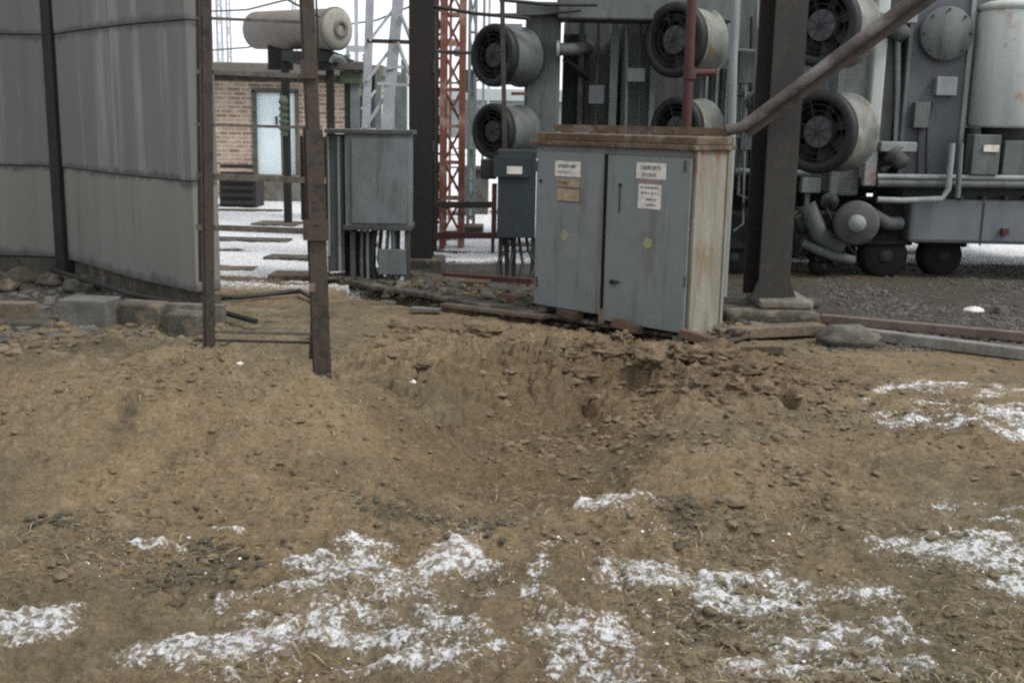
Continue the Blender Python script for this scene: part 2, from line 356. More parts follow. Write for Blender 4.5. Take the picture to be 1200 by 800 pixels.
# ------------------------------------------------------------------ ground: one sheet, fine near the camera
NU, NV = 820, 900
tv = np.linspace(0, 1, NV)
yy = np.where(tv < .86, 1.2*np.exp(tv/.86*math.log(13/1.2)), 13*np.exp((tv-.86)/.14*math.log(900/13)))
uu = np.linspace(-1, 1, NU); uu = uu*.62+.38*uu**3
X = uu[None,:]*(yy[:,None]*.78+1.8); Y_ = np.repeat(yy[:,None], NU, 1)
yb = np.concatenate([np.full((1,NU), -60.0)*1.0, np.full((1,NU), -4.0)]); xb = np.vstack([uu*70, uu*6])
X = np.vstack([xb, X]); Y_ = np.vstack([yb, Y_]); NV += 2
Z = height(X, Y_)
snow = np.zeros_like(X)
for (u,v,ru,rv,s) in [(415,672,62,22,1),(520,668,46,18,.95),(450,705,85,22,.8),(445,745,75,24,.95),(240,775,95,24,.85),(170,792,60,14,.6),(45,738,45,14,.6),(10,750,30,10,.4),
        (632,712,16,34,1),(660,745,38,20,.85),(705,772,50,30,1.15),(745,683,42,11,1),(610,645,60,10,.35),(895,705,65,20,.9),(935,740,55,24,.8),(870,795,85,14,1),(770,795,50,10,1),(960,780,30,22,.6),
        (1140,492,75,13,.95),(1190,512,30,10,.8),(1150,462,55,10,.4),(1165,668,60,22,.8),(1110,650,60,26,.5),(1190,625,40,20,.5),(715,608,38,9,.9),(745,625,25,8,.5),(1000,705,45,18,.5),(1060,757,26,7,.9),(1020,775,18,20,.7),
        (525,775,65,26,.8),(340,776,70,22,.75),(320,720,60,16,.4),(185,655,24,4,1),(270,630,16,2.5,1),(1040,735,60,20,.35),(545,632,30,8,.5),(380,720,120,40,.2),(560,770,90,30,.25),(430,790,160,24,.35),(900,740,120,50,.2),(1130,480,90,26,.35),(1150,650,90,40,.35),(1100,700,60,25,.3),(1150,600,60,14,.35),(1010,790,60,15,.5),(800,640,40,8,.3)]:
    snow = np.maximum(snow, min(s, .92)*np.clip(1.45-blob(X, Y_, u, v, ru*1.1, rv*1.15)*.55, 0, 1))
nz = fbm(X*.8, Y_*1.3, 7, 4, 40, .6)*1.5 + fbm(X*.8, Y_*1.4, 2.2, 3, 41)*.6
sn = np.clip((snow*.72 - .30 + nz*1.35)/.75 + .30, 0, 1)*np.clip(snow*3, 0, 1)
farN = fbm(X*.55, Y_*2.2, 1.7, 5, 44)
lim = np.where(X < -1.2, 9.75, np.where(X < 1.0, 11.9, 12.5)) 
far = np.clip((Y_-lim)/.25 + farN*1.4, 0, 1); 
far = far*np.clip((.19-farN)/.05, 0, 1)
far = far*(1-np.clip((X+3.4)/-.3, 0, 1)*np.clip((12.5-Y_), 0, 1))
sn = np.maximum(sn, far)
Z = Z + np.clip(sn*2-.7, 0, 1)*.012*(Y_ < 9) + far*.03
grav = np.clip((Y_-8.2)/.8 + fbm(X, Y_, 1.5, 3, 50)*2 , 0, 1)
grav = np.maximum(grav*(X > 1.7), np.clip((Y_-10.2)/.6, 0, 1))
grav = np.maximum(grav, np.clip(1.2-blob(X, Y_, 60, 350, 190, 22), 0, 1))
grey = np.clip(fbm(X, Y_, .9, 4, 60)*2.2 + .12 + .55*np.clip((4.8-Y_)/1.4, 0, 1) + .25*np.clip((X-.9)/.8, 0, 1) + .5*np.exp(-blob(X, Y_, 100, 400, 160, 28)), 0, 1)
grey = np.maximum(grey, np.clip(np.maximum(np.exp(-blob(X, Y_, 110, 398, 200, 30)**2), np.exp(-blob(X, Y_, 340, 385, 120, 34)**2))*1.3 + fbm(X, Y_, 3, 4, 91), 0, 1)*(blob(X, Y_, 200, 392, 330, 60) < 1.3))
damp_shade = np.clip((1.0-np.sqrt(blob(X, Y_, 625, 485, 200, 92)))*2.2 + fbm(X, Y_, 2.5, 5, 77)*2.2, 0, 1)  # darker pit soil: damp sand plus the pit's shading painted into the colour
damp_shade = np.maximum(damp_shade, np.clip((1.0-np.sqrt(blob(X, Y_, 800, 445, 170, 34)))*2 + fbm(X, Y_, 3.5, 5, 78)*2.5, 0, 1))
wet_shade = np.zeros_like(X)  # dark wet soil; under the transformer, oily gravel with its shadow painted in
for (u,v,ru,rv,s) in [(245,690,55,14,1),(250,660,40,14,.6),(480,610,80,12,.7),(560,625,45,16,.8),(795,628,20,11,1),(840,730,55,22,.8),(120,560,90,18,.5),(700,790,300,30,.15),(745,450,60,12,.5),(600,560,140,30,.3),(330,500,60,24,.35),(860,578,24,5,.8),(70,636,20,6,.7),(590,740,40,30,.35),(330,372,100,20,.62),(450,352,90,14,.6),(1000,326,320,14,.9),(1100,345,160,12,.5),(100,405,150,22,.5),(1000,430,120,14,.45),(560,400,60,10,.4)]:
    wet_shade = np.maximum(wet_shade, s*np.exp(-blob(X, Y_, u, v, ru, rv)))
wn = fbm(X, Y_, 8, 6, 71, .7); wet_shade = np.clip((wet_shade-.32)*1.6 + wn*3.2*(wet_shade > .08), 0, 1)*np.clip(wet_shade*3, 0, 1)
me = bpy.data.meshes.new('ground')
nvt = NV*NU; me.vertices.add(nvt); me.vertices.foreach_set('co', np.stack([X, Y_, Z], -1).astype(np.float32).ravel())
idx = np.arange(nvt).reshape(NV, NU); q = np.stack([idx[:-1,:-1], idx[:-1,1:], idx[1:,1:], idx[1:,:-1]], -1).reshape(-1, 4)
me.loops.add(q.size); me.loops.foreach_set('vertex_index', q.ravel().astype(np.int32))
me.polygons.add(len(q)); me.polygons.foreach_set('loop_start', np.arange(0, q.size, 4, dtype=np.int32)); me.polygons.foreach_set('loop_total', np.full(len(q), 4, np.int32))
me.polygons.foreach_set('use_smooth', np.ones(len(q), bool)); me.update(calc_edges=True)
for nm, ar in (('snow', sn), ('gravel', grav), ('grey', grey), ('wet_shade', wet_shade), ('damp_shade', damp_shade)):
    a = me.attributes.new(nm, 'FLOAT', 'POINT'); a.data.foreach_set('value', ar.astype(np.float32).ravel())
def ground_mat():
    m = bpy.data.materials.new('sandy_ground'); m.use_nodes = True; n = m.node_tree.nodes; l = m.node_tree.links
    b = n['Principled BSDF']; b.inputs['Roughness'].default_value = .95; b.inputs['Specular IOR Level'].default_value = .15
    tc = n.new('ShaderNodeTexCoord')
    def nz(sc, det=8, rg=.65, st=(1,1,1)):
        mp = n.new('ShaderNodeMapping'); mp.inputs['Scale'].default_value = st; l.new(tc.outputs['Object'], mp.inputs[0])
        t = n.new('ShaderNodeTexNoise'); t.inputs['Scale'].default_value = sc; t.inputs['Detail'].default_value = det; t.inputs['Roughness'].default_value = rg
        l.new(mp.outputs[0], t.inputs['Vector']); return t.outputs[0]
    def at(nm): a = n.new('ShaderNodeAttribute'); a.attribute_name = nm; return a.outputs['Fac']
    def rng(s, a, c, lo=0, hi=1):
        r = n.new('ShaderNodeMapRange'); r.inputs[1].default_value = a; r.inputs[2].default_value = c; r.inputs[3].default_value = lo; r.inputs[4].default_value = hi
        l.new(s, r.inputs[0]); return r.outputs[0]
    def mix(f, a, c, mode='MIX'):
        x = n.new('ShaderNodeMix'); x.data_type = 'RGBA'; x.blend_type = mode
        for s, cc in ((6, a), (7, c)):
            if isinstance(cc, tuple): x.inputs[s].default_value = (*cc, 1)
            else: l.new(cc, x.inputs[s])
        if isinstance(f, float): x.inputs[0].default_value = f
        else: l.new(f, x.inputs[0])
        return x.outputs[2]
    n1 = nz(2.2); n2 = nz(14, 10, .75); n3 = nz(60, 6, .7); n4 = nz(6, 8, .7)
    sand = mix(rng(n1, .38, .62), (.25,.184,.108), (.186,.137,.083))
    sand = mix(rng(n4, .55, .66), sand, (.275,.213,.138))
    sand = mix(rng(n2, .58, .66), sand, (.09,.06,.034))
    g = mix(rng(n2, .4, .6), (.168,.146,.093), (.105,.092,.058))
    g = mix(rng(n4, .5, .62), g, (.22,.188,.124))
    c = mix(rng(at('grey'), .2, .85, 0, .7), sand, g)
    n6 = nz(26, 10, .85); n7 = nz(1.1, 6, .7)
    n8 = nz(9, 10, .8)
    dmp_shade = at('damp_shade'); c = mix(rng(dmp_shade, .2, .8, 0, .8), c, mix(rng(n2, .4, .6), (.155,.108,.062), (.115,.08,.046)))
    c = mix(rng(n8, .54, .63, 0, .6), c, (.105,.083,.052))
    c = mix(rng(n6, .55, .64, 0, .85), c, (.055,.043,.028))
    c = mix(rng(n6, .45, .36, 0, .75), c, (.36,.28,.175))
    c = mix(rng(n7, .5, .62, 0, .45), c, (.12,.108,.068))
    gr = mix(rng(n3, .42, .6), (.03,.029,.026), (.12,.113,.1))
    gr = mix(rng(n1, .45, .6), gr, (.06,.054,.046))
    c = mix(at('gravel'), c, gr)
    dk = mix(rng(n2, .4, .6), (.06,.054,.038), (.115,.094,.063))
    c = mix(at('wet_shade'), c, dk)
    c = mix(rng(n3, .3, .7, 0, 1), mix(1.0, c, (.68,.68,.68), 'MULTIPLY'), mix(1.0, c, (1.22,1.22,1.22), 'MULTIPLY'))
    sc_ = mix(rng(n3, .35, .6), (.55,.56,.56), (.84,.86,.88))
    n5 = nz(75, 3, .5)
    sm1 = n.new('ShaderNodeMath'); sm1.operation = 'SUBTRACT'; l.new(n5, sm1.inputs[0]); sm1.inputs[1].default_value = .5
    sm2 = n.new('ShaderNodeMath'); sm2.operation = 'MULTIPLY_ADD'; l.new(sm1.outputs[0], sm2.inputs[0]); sm2.inputs[1].default_value = 2.6; l.new(at('snow'), sm2.inputs[2])
    sm3 = n.new('ShaderNodeMath'); sm3.operation = 'MULTIPLY'; l.new(rng(sm2.outputs[0], .42, .92), sm3.inputs[0]); l.new(rng(at('snow'), .01, .12), sm3.inputs[1])
    hol = n.new('ShaderNodeMath'); hol.operation = 'MULTIPLY'; l.new(sm3.outputs[0], hol.inputs[0]); mxh = n.new('ShaderNodeMath'); mxh.operation = 'MAXIMUM'; l.new(rng(nz(30, 4, .6), .56, .47, .1, 1), mxh.inputs[0]); l.new(at('gravel'), mxh.inputs[1]); l.new(mxh.outputs[0], hol.inputs[1])
    c = mix(hol.outputs[0], c, sc_)
    l.new(c, b.inputs['Base Color'])
    bp = n.new('ShaderNodeBump'); bp.inputs['Strength'].default_value = .9; bp.inputs['Distance'].default_value = .02
    bp.inputs['Distance'].default_value = .05
    ad = n.new('ShaderNodeMath'); ad.operation = 'ADD'; mlt = n.new('ShaderNodeMath'); mlt.operation = 'MULTIPLY'; mlt.inputs[1].default_value = .35
    l.new(n3, mlt.inputs[0]); l.new(n2, ad.inputs[0]); l.new(mlt.outputs[0], ad.inputs[1]); l.new(ad.outputs[0], bp.inputs['Height']); l.new(bp.outputs[0], b.inputs['Normal'])
    return m
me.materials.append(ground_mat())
gro = bpy.data.objects.new('ground', me); COL.objects.link(gro); gro['kind'] = 'structure'

# ------------------------------------------------------------------ curved concrete wall on the left
wx = [(-160, 300), (-60, 303), (20, 305), (75, 308), (120, 321), (165, 334), (205, 343), (231, 349)]
base = [G(u, v, .12) for u, v in wx]
def interp(t):                              # smooth polyline through the base points
    n = len(base)-1; i = min(int(t*n), n-1); f = t*n-i
    p0, p1, p2, p3 = base[max(i-1,0)], base[i], base[i+1], base[min(i+2,n)]
    return .5*((2*p1)+(p2-p0)*f+(2*p0-5*p1+4*p2-p3)*f*f+(3*p1-p0-3*p2+p3)*f**3)
wt = thing('curved_wall', 'tall curved grey wall of streaked panels with a dark upright joint, left edge', 'wall', (base[4].x, base[4].y, 0))
def wall_panel(t0, t1, z0, z1, off=0, th=.22, name='wall_panel', m=M_wall):
    N = 14; fr = []; bk = []
    for i in range(N+1):
        t = t0+(t1-t0)*i/N; p = interp(t); tg = (interp(min(t+.01,1))-interp(max(t-.01,0))); nn = Vector((tg.y, -tg.x, 0)).normalized()
        if nn.y > 0: nn = -nn
        fr.append(p+nn*off); bk.append(p-nn*th)
    vs = []; 
    for a in (fr, bk):
        for z in (z0, z1): vs += [Vector((p.x, p.y, z)) for p in a]
    k = N+1; fs = []
    for i in range(N):
        fs += [(i,i+1,k+i+1,k+i), (2*k+i+1,2*k+i,3*k+i,3*k+i+1), (k+i,k+i+1,3*k+i+1,3*k+i), (i+1,i,2*k+i,2*k+i+1)]
    fs += [(0,k,3*k,2*k), (N,2*k+N,3*k+N,k+N)]
    return MB().add(vs, fs).build(name, m, wt, .008)
tp = .43
zj = [.16, 1.03, 2.24, 3.6, 4.6]
for a, b in ((0, tp-.017), (tp+.017, 1)):
    for i in range(4):
        wall_panel(a, b, zj[i]+.0025, zj[i+1]-.0025, off=(.0, .008, .016, .02)[i] + (.006 if a else 0))
wall_panel(tp-.0165, tp+.0165, .02, 4.6, off=.05, name='joint_pillar', m=M_walldark)
wall_panel(tp+.0165, 1, .0, .155, off=-.05, name='footing', m=M_concd)
wall_panel(0, tp-.0165, .0, .155, off=-.02, name='footing', m=M_concd)

# ------------------------------------------------------------------ ladder frame of two rusty posts
Lb, Rb = G(243, 426, .02), G(384, 442, .02)
YL, YR = Lb.y, Rb.y
lad = thing('steel_ladder_frame', 'rusty steel ladder frame with thin rungs standing between the curved wall and grey box', 'ladder', ((Lb.x+Rb.x)/2, (Lb.y+Rb.y)/2, 0))
def down(p, d=.3): return Vector((p.x, p.y, p.z-d))
tL = D(239, -60, YL)
m_ = MB(); sx = Vector((1,0,0))
m_.bar(down(Lb+sx*-.02), tL+sx*-.02, .012, .07); m_.bar(down(Lb+sx*.022+Vector((0,-.03,0))), tL+sx*.022+Vector((0,-.03,0)), .055, .012)
m_.build('post', M_ruststeel, lad, .002)
MB().bar(D(232, -60, YL+.06), D(236, 330, YL+.06)-Vector((0,0,0)), .03, .02).build('post_stiffener', M_ruststeel, lad)
t1, t2 = D(352, -60, YR), D(367, 165, YR)
m_ = MB(); m_.bar(down(Rb), D(358, -60, YR), .068, .014); m_.bar(down(Rb)+Vector((-.045,.04,0)), D(358,-60,YR)+Vector((-.045,.04,0)), .012, .075)
m_.build('post', M_ruststeel, lad, .002)
m_ = MB(); m_.bar(down(Rb)+Vector((-.075,.05,0)), D(357, 150, YR+.05), .012, .09); m_.bar(down(Rb)+Vector((-.02,-.02,0)), D(368, 152, YR-.02), .10, .012); m_.bar(G(366,420,.05), D(374,262,YR-.05), .045, .012)
m_.build('doubling_angle', M_ruststeel, lad, .002)
for k, (vl, vr, w) in enumerate([(21,27,.012),(84,90,.02),(146,150,.012),(206,212,.026),(266,272,.026),(388,392,.012),(398,402,.01)]):
    ur = 354 + k*5
    MB().bar(D(231, vl, YL+.03), D(min(ur+12, 384), vr, YR+.03), .024, w*1.35).build('rung', M_rung if w > .011 else M_ruststeel, lad)
MB().bar(D(300, -20, YL+.2), D(374, 20, YR+.1), .01).bar(D(369,-40,YR+.08), D(373,60,YR+.08), .01).build('tie_wire', M_cable, lad)
MB().box(*P(352, 70, 372, 92, YR-.03, .012)).build('gusset_plate', M_ruststeel, lad); MB().box(*P(352, 160, 384, 258, YR+.09, .01)).build('side_plate', M_ibeam, lad); MB().box(*P(355, 258, 385, 282, YR-.05, .012)).build('gusset_plate', M_ruststeel, lad)
MB().frame_box(D(362, 330, YR-.035)-Vector((0,0,.06)), (.035,0,0), (0,.02,0), (0,0,.05)).build('weld_bracket', M_wood, lad)

# ------------------------------------------------------------------ left foreground kerbs
def block(name, label, cat, u0, v0, u1, v1, Y, dep, m, bev=.012, tilt=0, group=None):
    x0,x1,y0,y1,z0,z1 = P(u0,v0,u1,v1,Y,dep); z0 = min(z0, H((x0+x1)/2, Y)-.03)
    c = Vector(((x0+x1)/2, (y0+y1)/2, 0))
    o = MB().box(-(x1-x0)/2, (x1-x0)/2, -dep/2, dep/2, 0, z1-z0).build(name, m, None, bev)
    o.location = (c.x, c.y, z0); o.rotation_euler = (0, 0, tilt); return tag(o, label, cat, group)
Yk = G(100, 388).y
block('concrete_block', 'pale grey concrete block in front of the curved wall', 'concrete block', 68, 352, 128, 384, Yk, .25, M_asb, .01, R(-6))
block('wooden_beam', 'mossy horizontal timber at the left edge beside the pale block', 'timber', -120, 354, 38, 374, Yk+.1, .12, M_wood, .008, R(-2))
block('concrete_kerb', 'dark concrete kerb under the mossy timber at left edge', 'kerb', -130, 375, 64, 392, Yk-.02, .22, M_concd, .02, R(-2))
block('concrete_kerb', 'dark grey concrete kerb right of the pale block', 'kerb', 131, 356, 190, 388, Yk+.1, .2, M_concd, .02, R(-12))
block('steel_channel', 'pale flat steel strip crossing behind the left ladder post', 'steel strip', 190, 357, 262, 366, G(230,385).y, .08, M_rung, .003, R(-4))
block('concrete_block', 'low dark block under the pale steel strip beside ladder post', 'concrete block', 194, 368, 236, 392, G(230,392).y, .2, M_concd, .02, R(-10))
for i, (u, v, r, mm, lb) in enumerate([(8, 335, .09, M_concd, 'pale snowy stone at far left foot of the curved wall'), (28, 326, .14, M_debris, 'dark rubble lump at the foot of the left wall panel'), (58, 330, .10, M_concd, 'grey rubble stone just below the dark wall joint'),
        (95, 336, .12, M_concd, 'broken concrete lump behind the pale concrete block')]):
    g = G(u, v+6); tag(MB().lump((0,0,0), r, i+2, 3, (1.3,1,.8)).build('rubble_stone', mm), lb, 'stone', 'rubble along the curved wall'); o = COL.objects[-1]; o.location = (g.x, g.y, .04)
pc = [G(u, v, .1)+Vector((0,0,z)) for u, v, z in ((60, 318, .02), (100, 332, .03), (150, 347, .02), (200, 357, .02), (255, 364, .0), (300, 372, -.03))]
tag(MB().tube(pc, .022, 8).build('drain_pipe', M_walldark), 'dark thin pipe running along the foot of the curved wall', 'pipe')
# ladder side debris: lying dark cable behind frame
pc = [G(u, v, .02) for u, v in ((250,349),(280,350),(320,347),(352,345),(372,355),(384,372))]
for p, dz in zip(pc, (0,.02,.03,.03,.02,-.01)): p.z = H(p.x,p.y)+.02+dz
tag(MB().tube(pc, .022, 8).build('buried_cable', M_cable), 'black cable lying on soil behind the ladder rungs', 'cable')

# ------------------------------------------------------------------ covers and sleepers on the far snow (left gap)
for i, (u0, u1, v, h, dep, lb) in enumerate([(300,352,262,8,.5,'nearer grey slab lying in snow seen through upper ladder gap'), (250,340,281,9,.35,'long dark sleeper lying aslant in snow left of ladder post'), (253,300,316,7,.3,'short dark sleeper in snow beside the curved wall end'),
        (312,380,302,8,.3,'dark sleeper lying in snow against the right ladder post'), (318,384,322,10,.35,'nearest dark sleeper in snow by right ladder post'), (250,330,247,4,.3,'thin far dark slab lying in snow before brick building')]):
    c = G((u0+u1)/2, v+h/2); w = (u1-u0)/F*c.y
    o = MB().box(-w/2, w/2, -dep/2, dep/2, -.05, h/F*c.y*.35).build('sleeper', M_concd if i % 2 else M_wood, None, .01)
    o.location = (c.x, c.y, .03); o.rotation_euler = (0, 0, R(-8+5*i%13)); tag(o, lb, 'sleeper', 'sleepers and slabs lying in the far snow')

# ------------------------------------------------------------------ grey equipment box on legs (centre left)
YB = 10.1
gb = thing('equipment_box', 'grey steel equipment box on legs with hanging cables left of the dark column', 'cabinet', (D(432,325,YB).x, YB+.2, 0))
pbox('body', M_boxgrey, gb, 404, 157, 479, 267, YB, .42)
pbox('front_door', M_boxgrey, gb, 412, 163, 477, 262, YB-.022, .02, .004)
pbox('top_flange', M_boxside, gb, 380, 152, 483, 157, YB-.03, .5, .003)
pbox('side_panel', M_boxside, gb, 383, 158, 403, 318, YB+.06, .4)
MB().box(*P(383,160,386,300,YB+.04,.02)).box(*P(396,160,399,318,YB+.04,.02)).build('panel_rib', M_trl, gb)
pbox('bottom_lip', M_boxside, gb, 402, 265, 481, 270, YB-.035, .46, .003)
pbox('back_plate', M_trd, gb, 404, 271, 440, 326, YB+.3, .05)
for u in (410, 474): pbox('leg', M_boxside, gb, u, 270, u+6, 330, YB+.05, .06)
for i, u in enumerate((416, 424, 431, 439, 447, 455, 461, 467)):
    a, b_ = D(u, 268, YB+.15), D(u + (i-3)*1.2, 332, YB+.1); b_.z = -.03
    mid = (a+b_)/2 + Vector((random.uniform(-.03,.03), random.uniform(-.04,.04), 0))
    MB().tube([a, (a+mid)/2, mid, (mid+b_)/2+Vector((.01,0,0)), b_], .018 if i % 3 else .03, 8).build('conduit', (M_black, M_boxgrey, M_trl, M_trd)[i % 4], gb)
pbox('lower_plate', M_boxgrey, gb, 443, 292, 476, 322, YB+.02, .02)
for i, (u, lb) in enumerate([(421, 'small snow pad at foot of the grey equipment box, leftmost'), (450, 'small bright snow lump under equipment box beside conduits'), (460, 'bright snow lump under equipment box, second from right'), (474, 'tilted bright snow lump below right leg of equipment box'), (485, 'flat snow streak on soil right of the equipment box')]):
    g = G(u, 324+i*2.2, .03); o = MB().lump((0,0,0), .045 if i < 4 else .07, i, 3, (.8,1,1.5) if i < 4 else (1.4,1,.35)).build('snow_lump', MATS.get('snow') or mat('snow', (.78,.8,.82), None, fine=.08)); o.location = (g.x, g.y-.15, .05); tag(o, lb, 'snow lump', 'snow lumps under the equipment box')

# ------------------------------------------------------------------ dark square column in the middle
YC = 11.6
c0 = D(492, 300, YC)
dc = thing('steel_column', 'dark charcoal steel column rising between grey box and red lattice mast', 'column', (c0.x, YC+.13, 0))
x0, x1 = D(479, 150, YC).x, D(507, 150, YC).x
m_ = MB(); m_.box(x0, x1, YC, YC+.02, -.1, 5.2); m_.box(x0, x1, YC+.26, YC+.28, -.1, 5.2); m_.box((x0+x1)/2-.01, (x0+x1)/2+.01, YC+.021, YC+.259, -.1, 5.2)
m_.box(x0, x0+.02, YC+.021, YC+.259, -.1, 5.2)
m_.build('shaft', M_col, dc, .003)
m_ = MB()
for z in (1.2, 2.0, 2.8, 3.6): m_.box(x1-.02, x1+.004, YC-.004, YC+.284, z, z+.12)
m_.build('batten_plate', M_col, dc)
MB().box(x0-.1, x1+.12, YC-.1, YC+.4, -.2, .1).build('concrete_foot', M_concd, dc, .02)

# ------------------------------------------------------------------ red lattice mast
def lattice(name, label, u0, u1, vb, Y, m, w=.045, step=.45, ztop=5, taper=0, vx=150, dep=None):
    a, b = D(u0, vx, Y).x, D(u1, vx, Y).x; wd = b-a; dep = dep or wd
    t = thing(name, label, 'mast', ((a+b)/2, Y+dep/2, 0)); cx, cy = (a+b)/2, Y+dep/2
    def pt(i, z):
        s = 1-taper*z/ztop; sx_, sy_ = ((-1,-1),(1,-1),(1,1),(-1,1))[i]
        return Vector((cx+sx_*wd/2*s, cy+sy_*dep/2*s, z))
    for i in range(4): MB().bar(pt(i,-.15), pt(i,ztop), w, w).build('leg', m, t)
    z = .2; k = 0
    while z + step < ztop and k < 12:
        mb = MB()
        for i in range(4):
            j = (i+1) % 4
            mb.bar(pt(i, z), pt(j, z), w*.6, w*.5)
            mb.bar(pt(i, z) if k % 2 else pt(j, z), pt(j, z+step) if k % 2 else pt(i, z+step), w*.55, w*.4)
        mb.build('lattice_bracing', m, t); z += step; k += 1
    return t
lattice('lattice_mast', 'red oxide steel lattice mast just right of the dark column', 519, 541, 285, 13.2, M_red, .07, .42, 4.8)
lattice('lattice_mast', 'thin brownish lattice mast partly behind the red mast', 511, 517, 285, 14.6, M_ruststeel, .035, .3, 5.0, 0, 150, .2)
lattice('lattice_mast', 'slim grey lattice mast behind the left fan of transformer', 549, 556, 285, 15.5, M_trl, .035, .5, 4.6, 0, 150, .2)
# galvanised lattice tower (A shaped) and faint far towers
gt = thing('lattice_tower', 'pale galvanised steel lattice tower behind grey equipment box', 'tower', (D(452,200,14.5).x, 14.7, 0))
pA, pB = [D(436, -80, 14.5), D(427, 112, 14.5)], [D(474, -80, 14.5), D(446, 160, 14.5)]
fA = D(424, 160, 14.5); fA.z = 0; 
MB().bar(fA, pA[0], .1, .05).build('leg', M_galv, gt); fB = Vector((D(440,200,14.5).x, 14.5, -.05))
MB().bar(fB, pB[0], .14, .05).build('leg', M_galv, gt); 
MB().bar(fB+Vector((.4,.5,0)), pB[0]+Vector((.1,.4,0)), .06, .05).build('leg', M_galv, gt)
MB().bar(D(430, 48, 14.5), D(490, 50, 14.5), .05).build('cross_bar', M_ruststeel, gt)
for a, b in (((433,48),(470,0)), ((470,18),(482,48)), ((430,95),(462,52)), ((428,150),(452,112)), ((466,50),(480,88)), ((452,80),(482,78)), ((442,98),(480,100))):
    MB().bar(D(*a, 14.45), D(*b, 14.55), .035).build('brace', M_galv, gt)
for i, (u, w_) in enumerate(((257, 7), (268, 5), (345,5))):
    lattice('pylon', ['faint thin pylon against white sky near the wall end', 'slimmer far pylon beside the first near the wall end', 'far thin pylon behind the brown horizontal tank'][i], u-w_/2, u+w_/2, 200, 60+i*8, M_galv, .05, 1.1, 9+i, .3, 60)

# ------------------------------------------------------------------ brick building
YH = 20.5
bb = thing('brick_building', 'small brick building with pale blue double door behind the ladder', 'building', (D(325,220,YH).x, YH+2, 0))
zb, zt = 0.0, D(320, 88, YH).z
xl, xr = D(120, 150, YH).x, D(436, 150, YH).x
dx0, dx1 = D(299, 150, YH).x, D(347, 150, YH).x; dz = D(325, 107, YH).z
m_ = MB(); m_.box(xl, dx0, YH, YH+4, -.1, zt); m_.box(dx1, xr, YH, YH+4, -.1, zt); m_.box(dx0, dx1, YH, YH+4, dz, zt); m_.box(dx0, dx1, YH+.3, YH+4, -.1, dz)
m_.build('wall', M_brick, bb)
MB().box(xl-.25, xr+.25, YH-.35, YH+4.3, zt+.002, D(320, 74, YH-.35).z).build('roof', M_roofd, bb, .02)
MB().box(xl-.02, xr+.02, YH-.05, YH-.002, zt-.12, zt-.002).build('eaves_board', M_concd, bb)
xm = D(328.5, 150, YH).x
zs = D(325, 205, YH).z
for a, b in ((dx0+.02, xm-.012), (xm+.012, dx1-.02)):
    d_ = MB().box(a, b, YH+.06, YH+.11, zs, dz-.03).build('door', M_door2, bb, .005)
    MB().box(xm+(-.09 if b < xm else .06), xm+(-.06 if b < xm else .09), YH+.02, YH+.058, zs+.9, zs+1.05).build('handle', M_black, d_)
MB().box(dx0-.05, dx0+.018, YH-.02, YH+.12, -.05, dz).box(dx1-.018, dx1+.05, YH-.02, YH+.12, -.05, dz).box(dx0-.05, dx1+.05, YH-.02, YH+.12, dz-.028, dz+.05).build('door_frame', M_asb, bb)
MB().box(dx0-.3, dx1+.3, YH-.5, YH-.03, -.05, zs-.002).build('door_step', M_conc, bb, .02)
o = MB(); w0 = P(257, 207, 300, 243, 18.5, .6); o.box(w0[0], w0[1], w0[2], w0[3], -.02, w0[5])
for k in range(6): o.box(w0[0]+.03, w0[1]-.03, w0[2]-.03, w0[2]-.001, .08+k*.12, .14+k*.12)
tag(o.build('vent_box', M_ibeam, None, .01), 'dark louvred box standing in snow before the brick wall', 'vent box')

# ------------------------------------------------------------------ horizontal tank on supports
YT = 15.5
ht = thing('horizontal_tank', 'brownish horizontal oil tank with round pale end above the brick building', 'tank', (D(350, 60, YT).x, YT+.4, 0))
e = D(396, 34, YT); r_ = 22.5/F*YT
ax = Vector((-.78, .62, .02)).normalized(); Lt = 1.75
prof = [(0,.03*r_),(-.02,.5*r_),(-.0,.9*r_),(.03,r_),(Lt*.5,r_),(Lt-.05,r_*.98),(Lt,r_*.8),(Lt+.04,r_*.3),(Lt+.045,0)]
MB().lathe(e, ax, prof[3:], 36).build('shell', M_cons, ht)
MB().lathe(e, ax, [(.03,r_*1.001),(.0,r_*1.0),(-.03,r_*.82),(-.05,r_*.5),(-.05,0)], 36).build('end_cap', M_consend, ht)
MB().lathe(e, ax, [(-.03,r_*.45),(-.075,r_*.45),(-.075,r_*.25),(-.04,r_*.25)], 30).build('flange', M_cons, ht)
MB().lathe(e, ax, [(.02,r_*1.0),(.02,r_*1.07),(.07,r_*1.07),(.07,r_)], 36).build('end_rim', M_roofd, ht)
for k in (.35, 1.2):
    c = e+ax*k; MB().box(c.x-.16, c.x+.16, c.y-.1, c.y+.1, c.z-r_-.28, c.z-r_*.82).build('saddle', M_col, ht)
MB().box(*P(330,60,392,72,YT+.1,1.4)).build('platform_beam', M_trd, ht)
for u, Y, mm in ((333, YT+.2, M_ibeam), (386, YT+.3, M_ibeam), (410, YT+1.3, M_ibeam)):
    a = D(u, 70, Y); MB().box(a.x-.05, a.x+.05, Y, Y+.1, -.1, a.z).build('support_post', mm, ht)
a = D(331, 78, YT+.1)
MB().lathe((a.x, YT+.12, D(333,160,YT).z), (0,0,1), [(0,.04),(.03,.06)]+[(.06+.09*k+dz_, rr) for k in range(5) for dz_, rr in ((0,.04),(.03,.07),(.05,.07))]+[(.55,.04)], 14).build('insulator', M_green, ht)
MB().tube([D(388,72,YT), D(392,66,YT-.1), D(400,68,YT-.1), D(404,74,YT)], .03, 8).build('outlet_pipe', M_pale, ht)

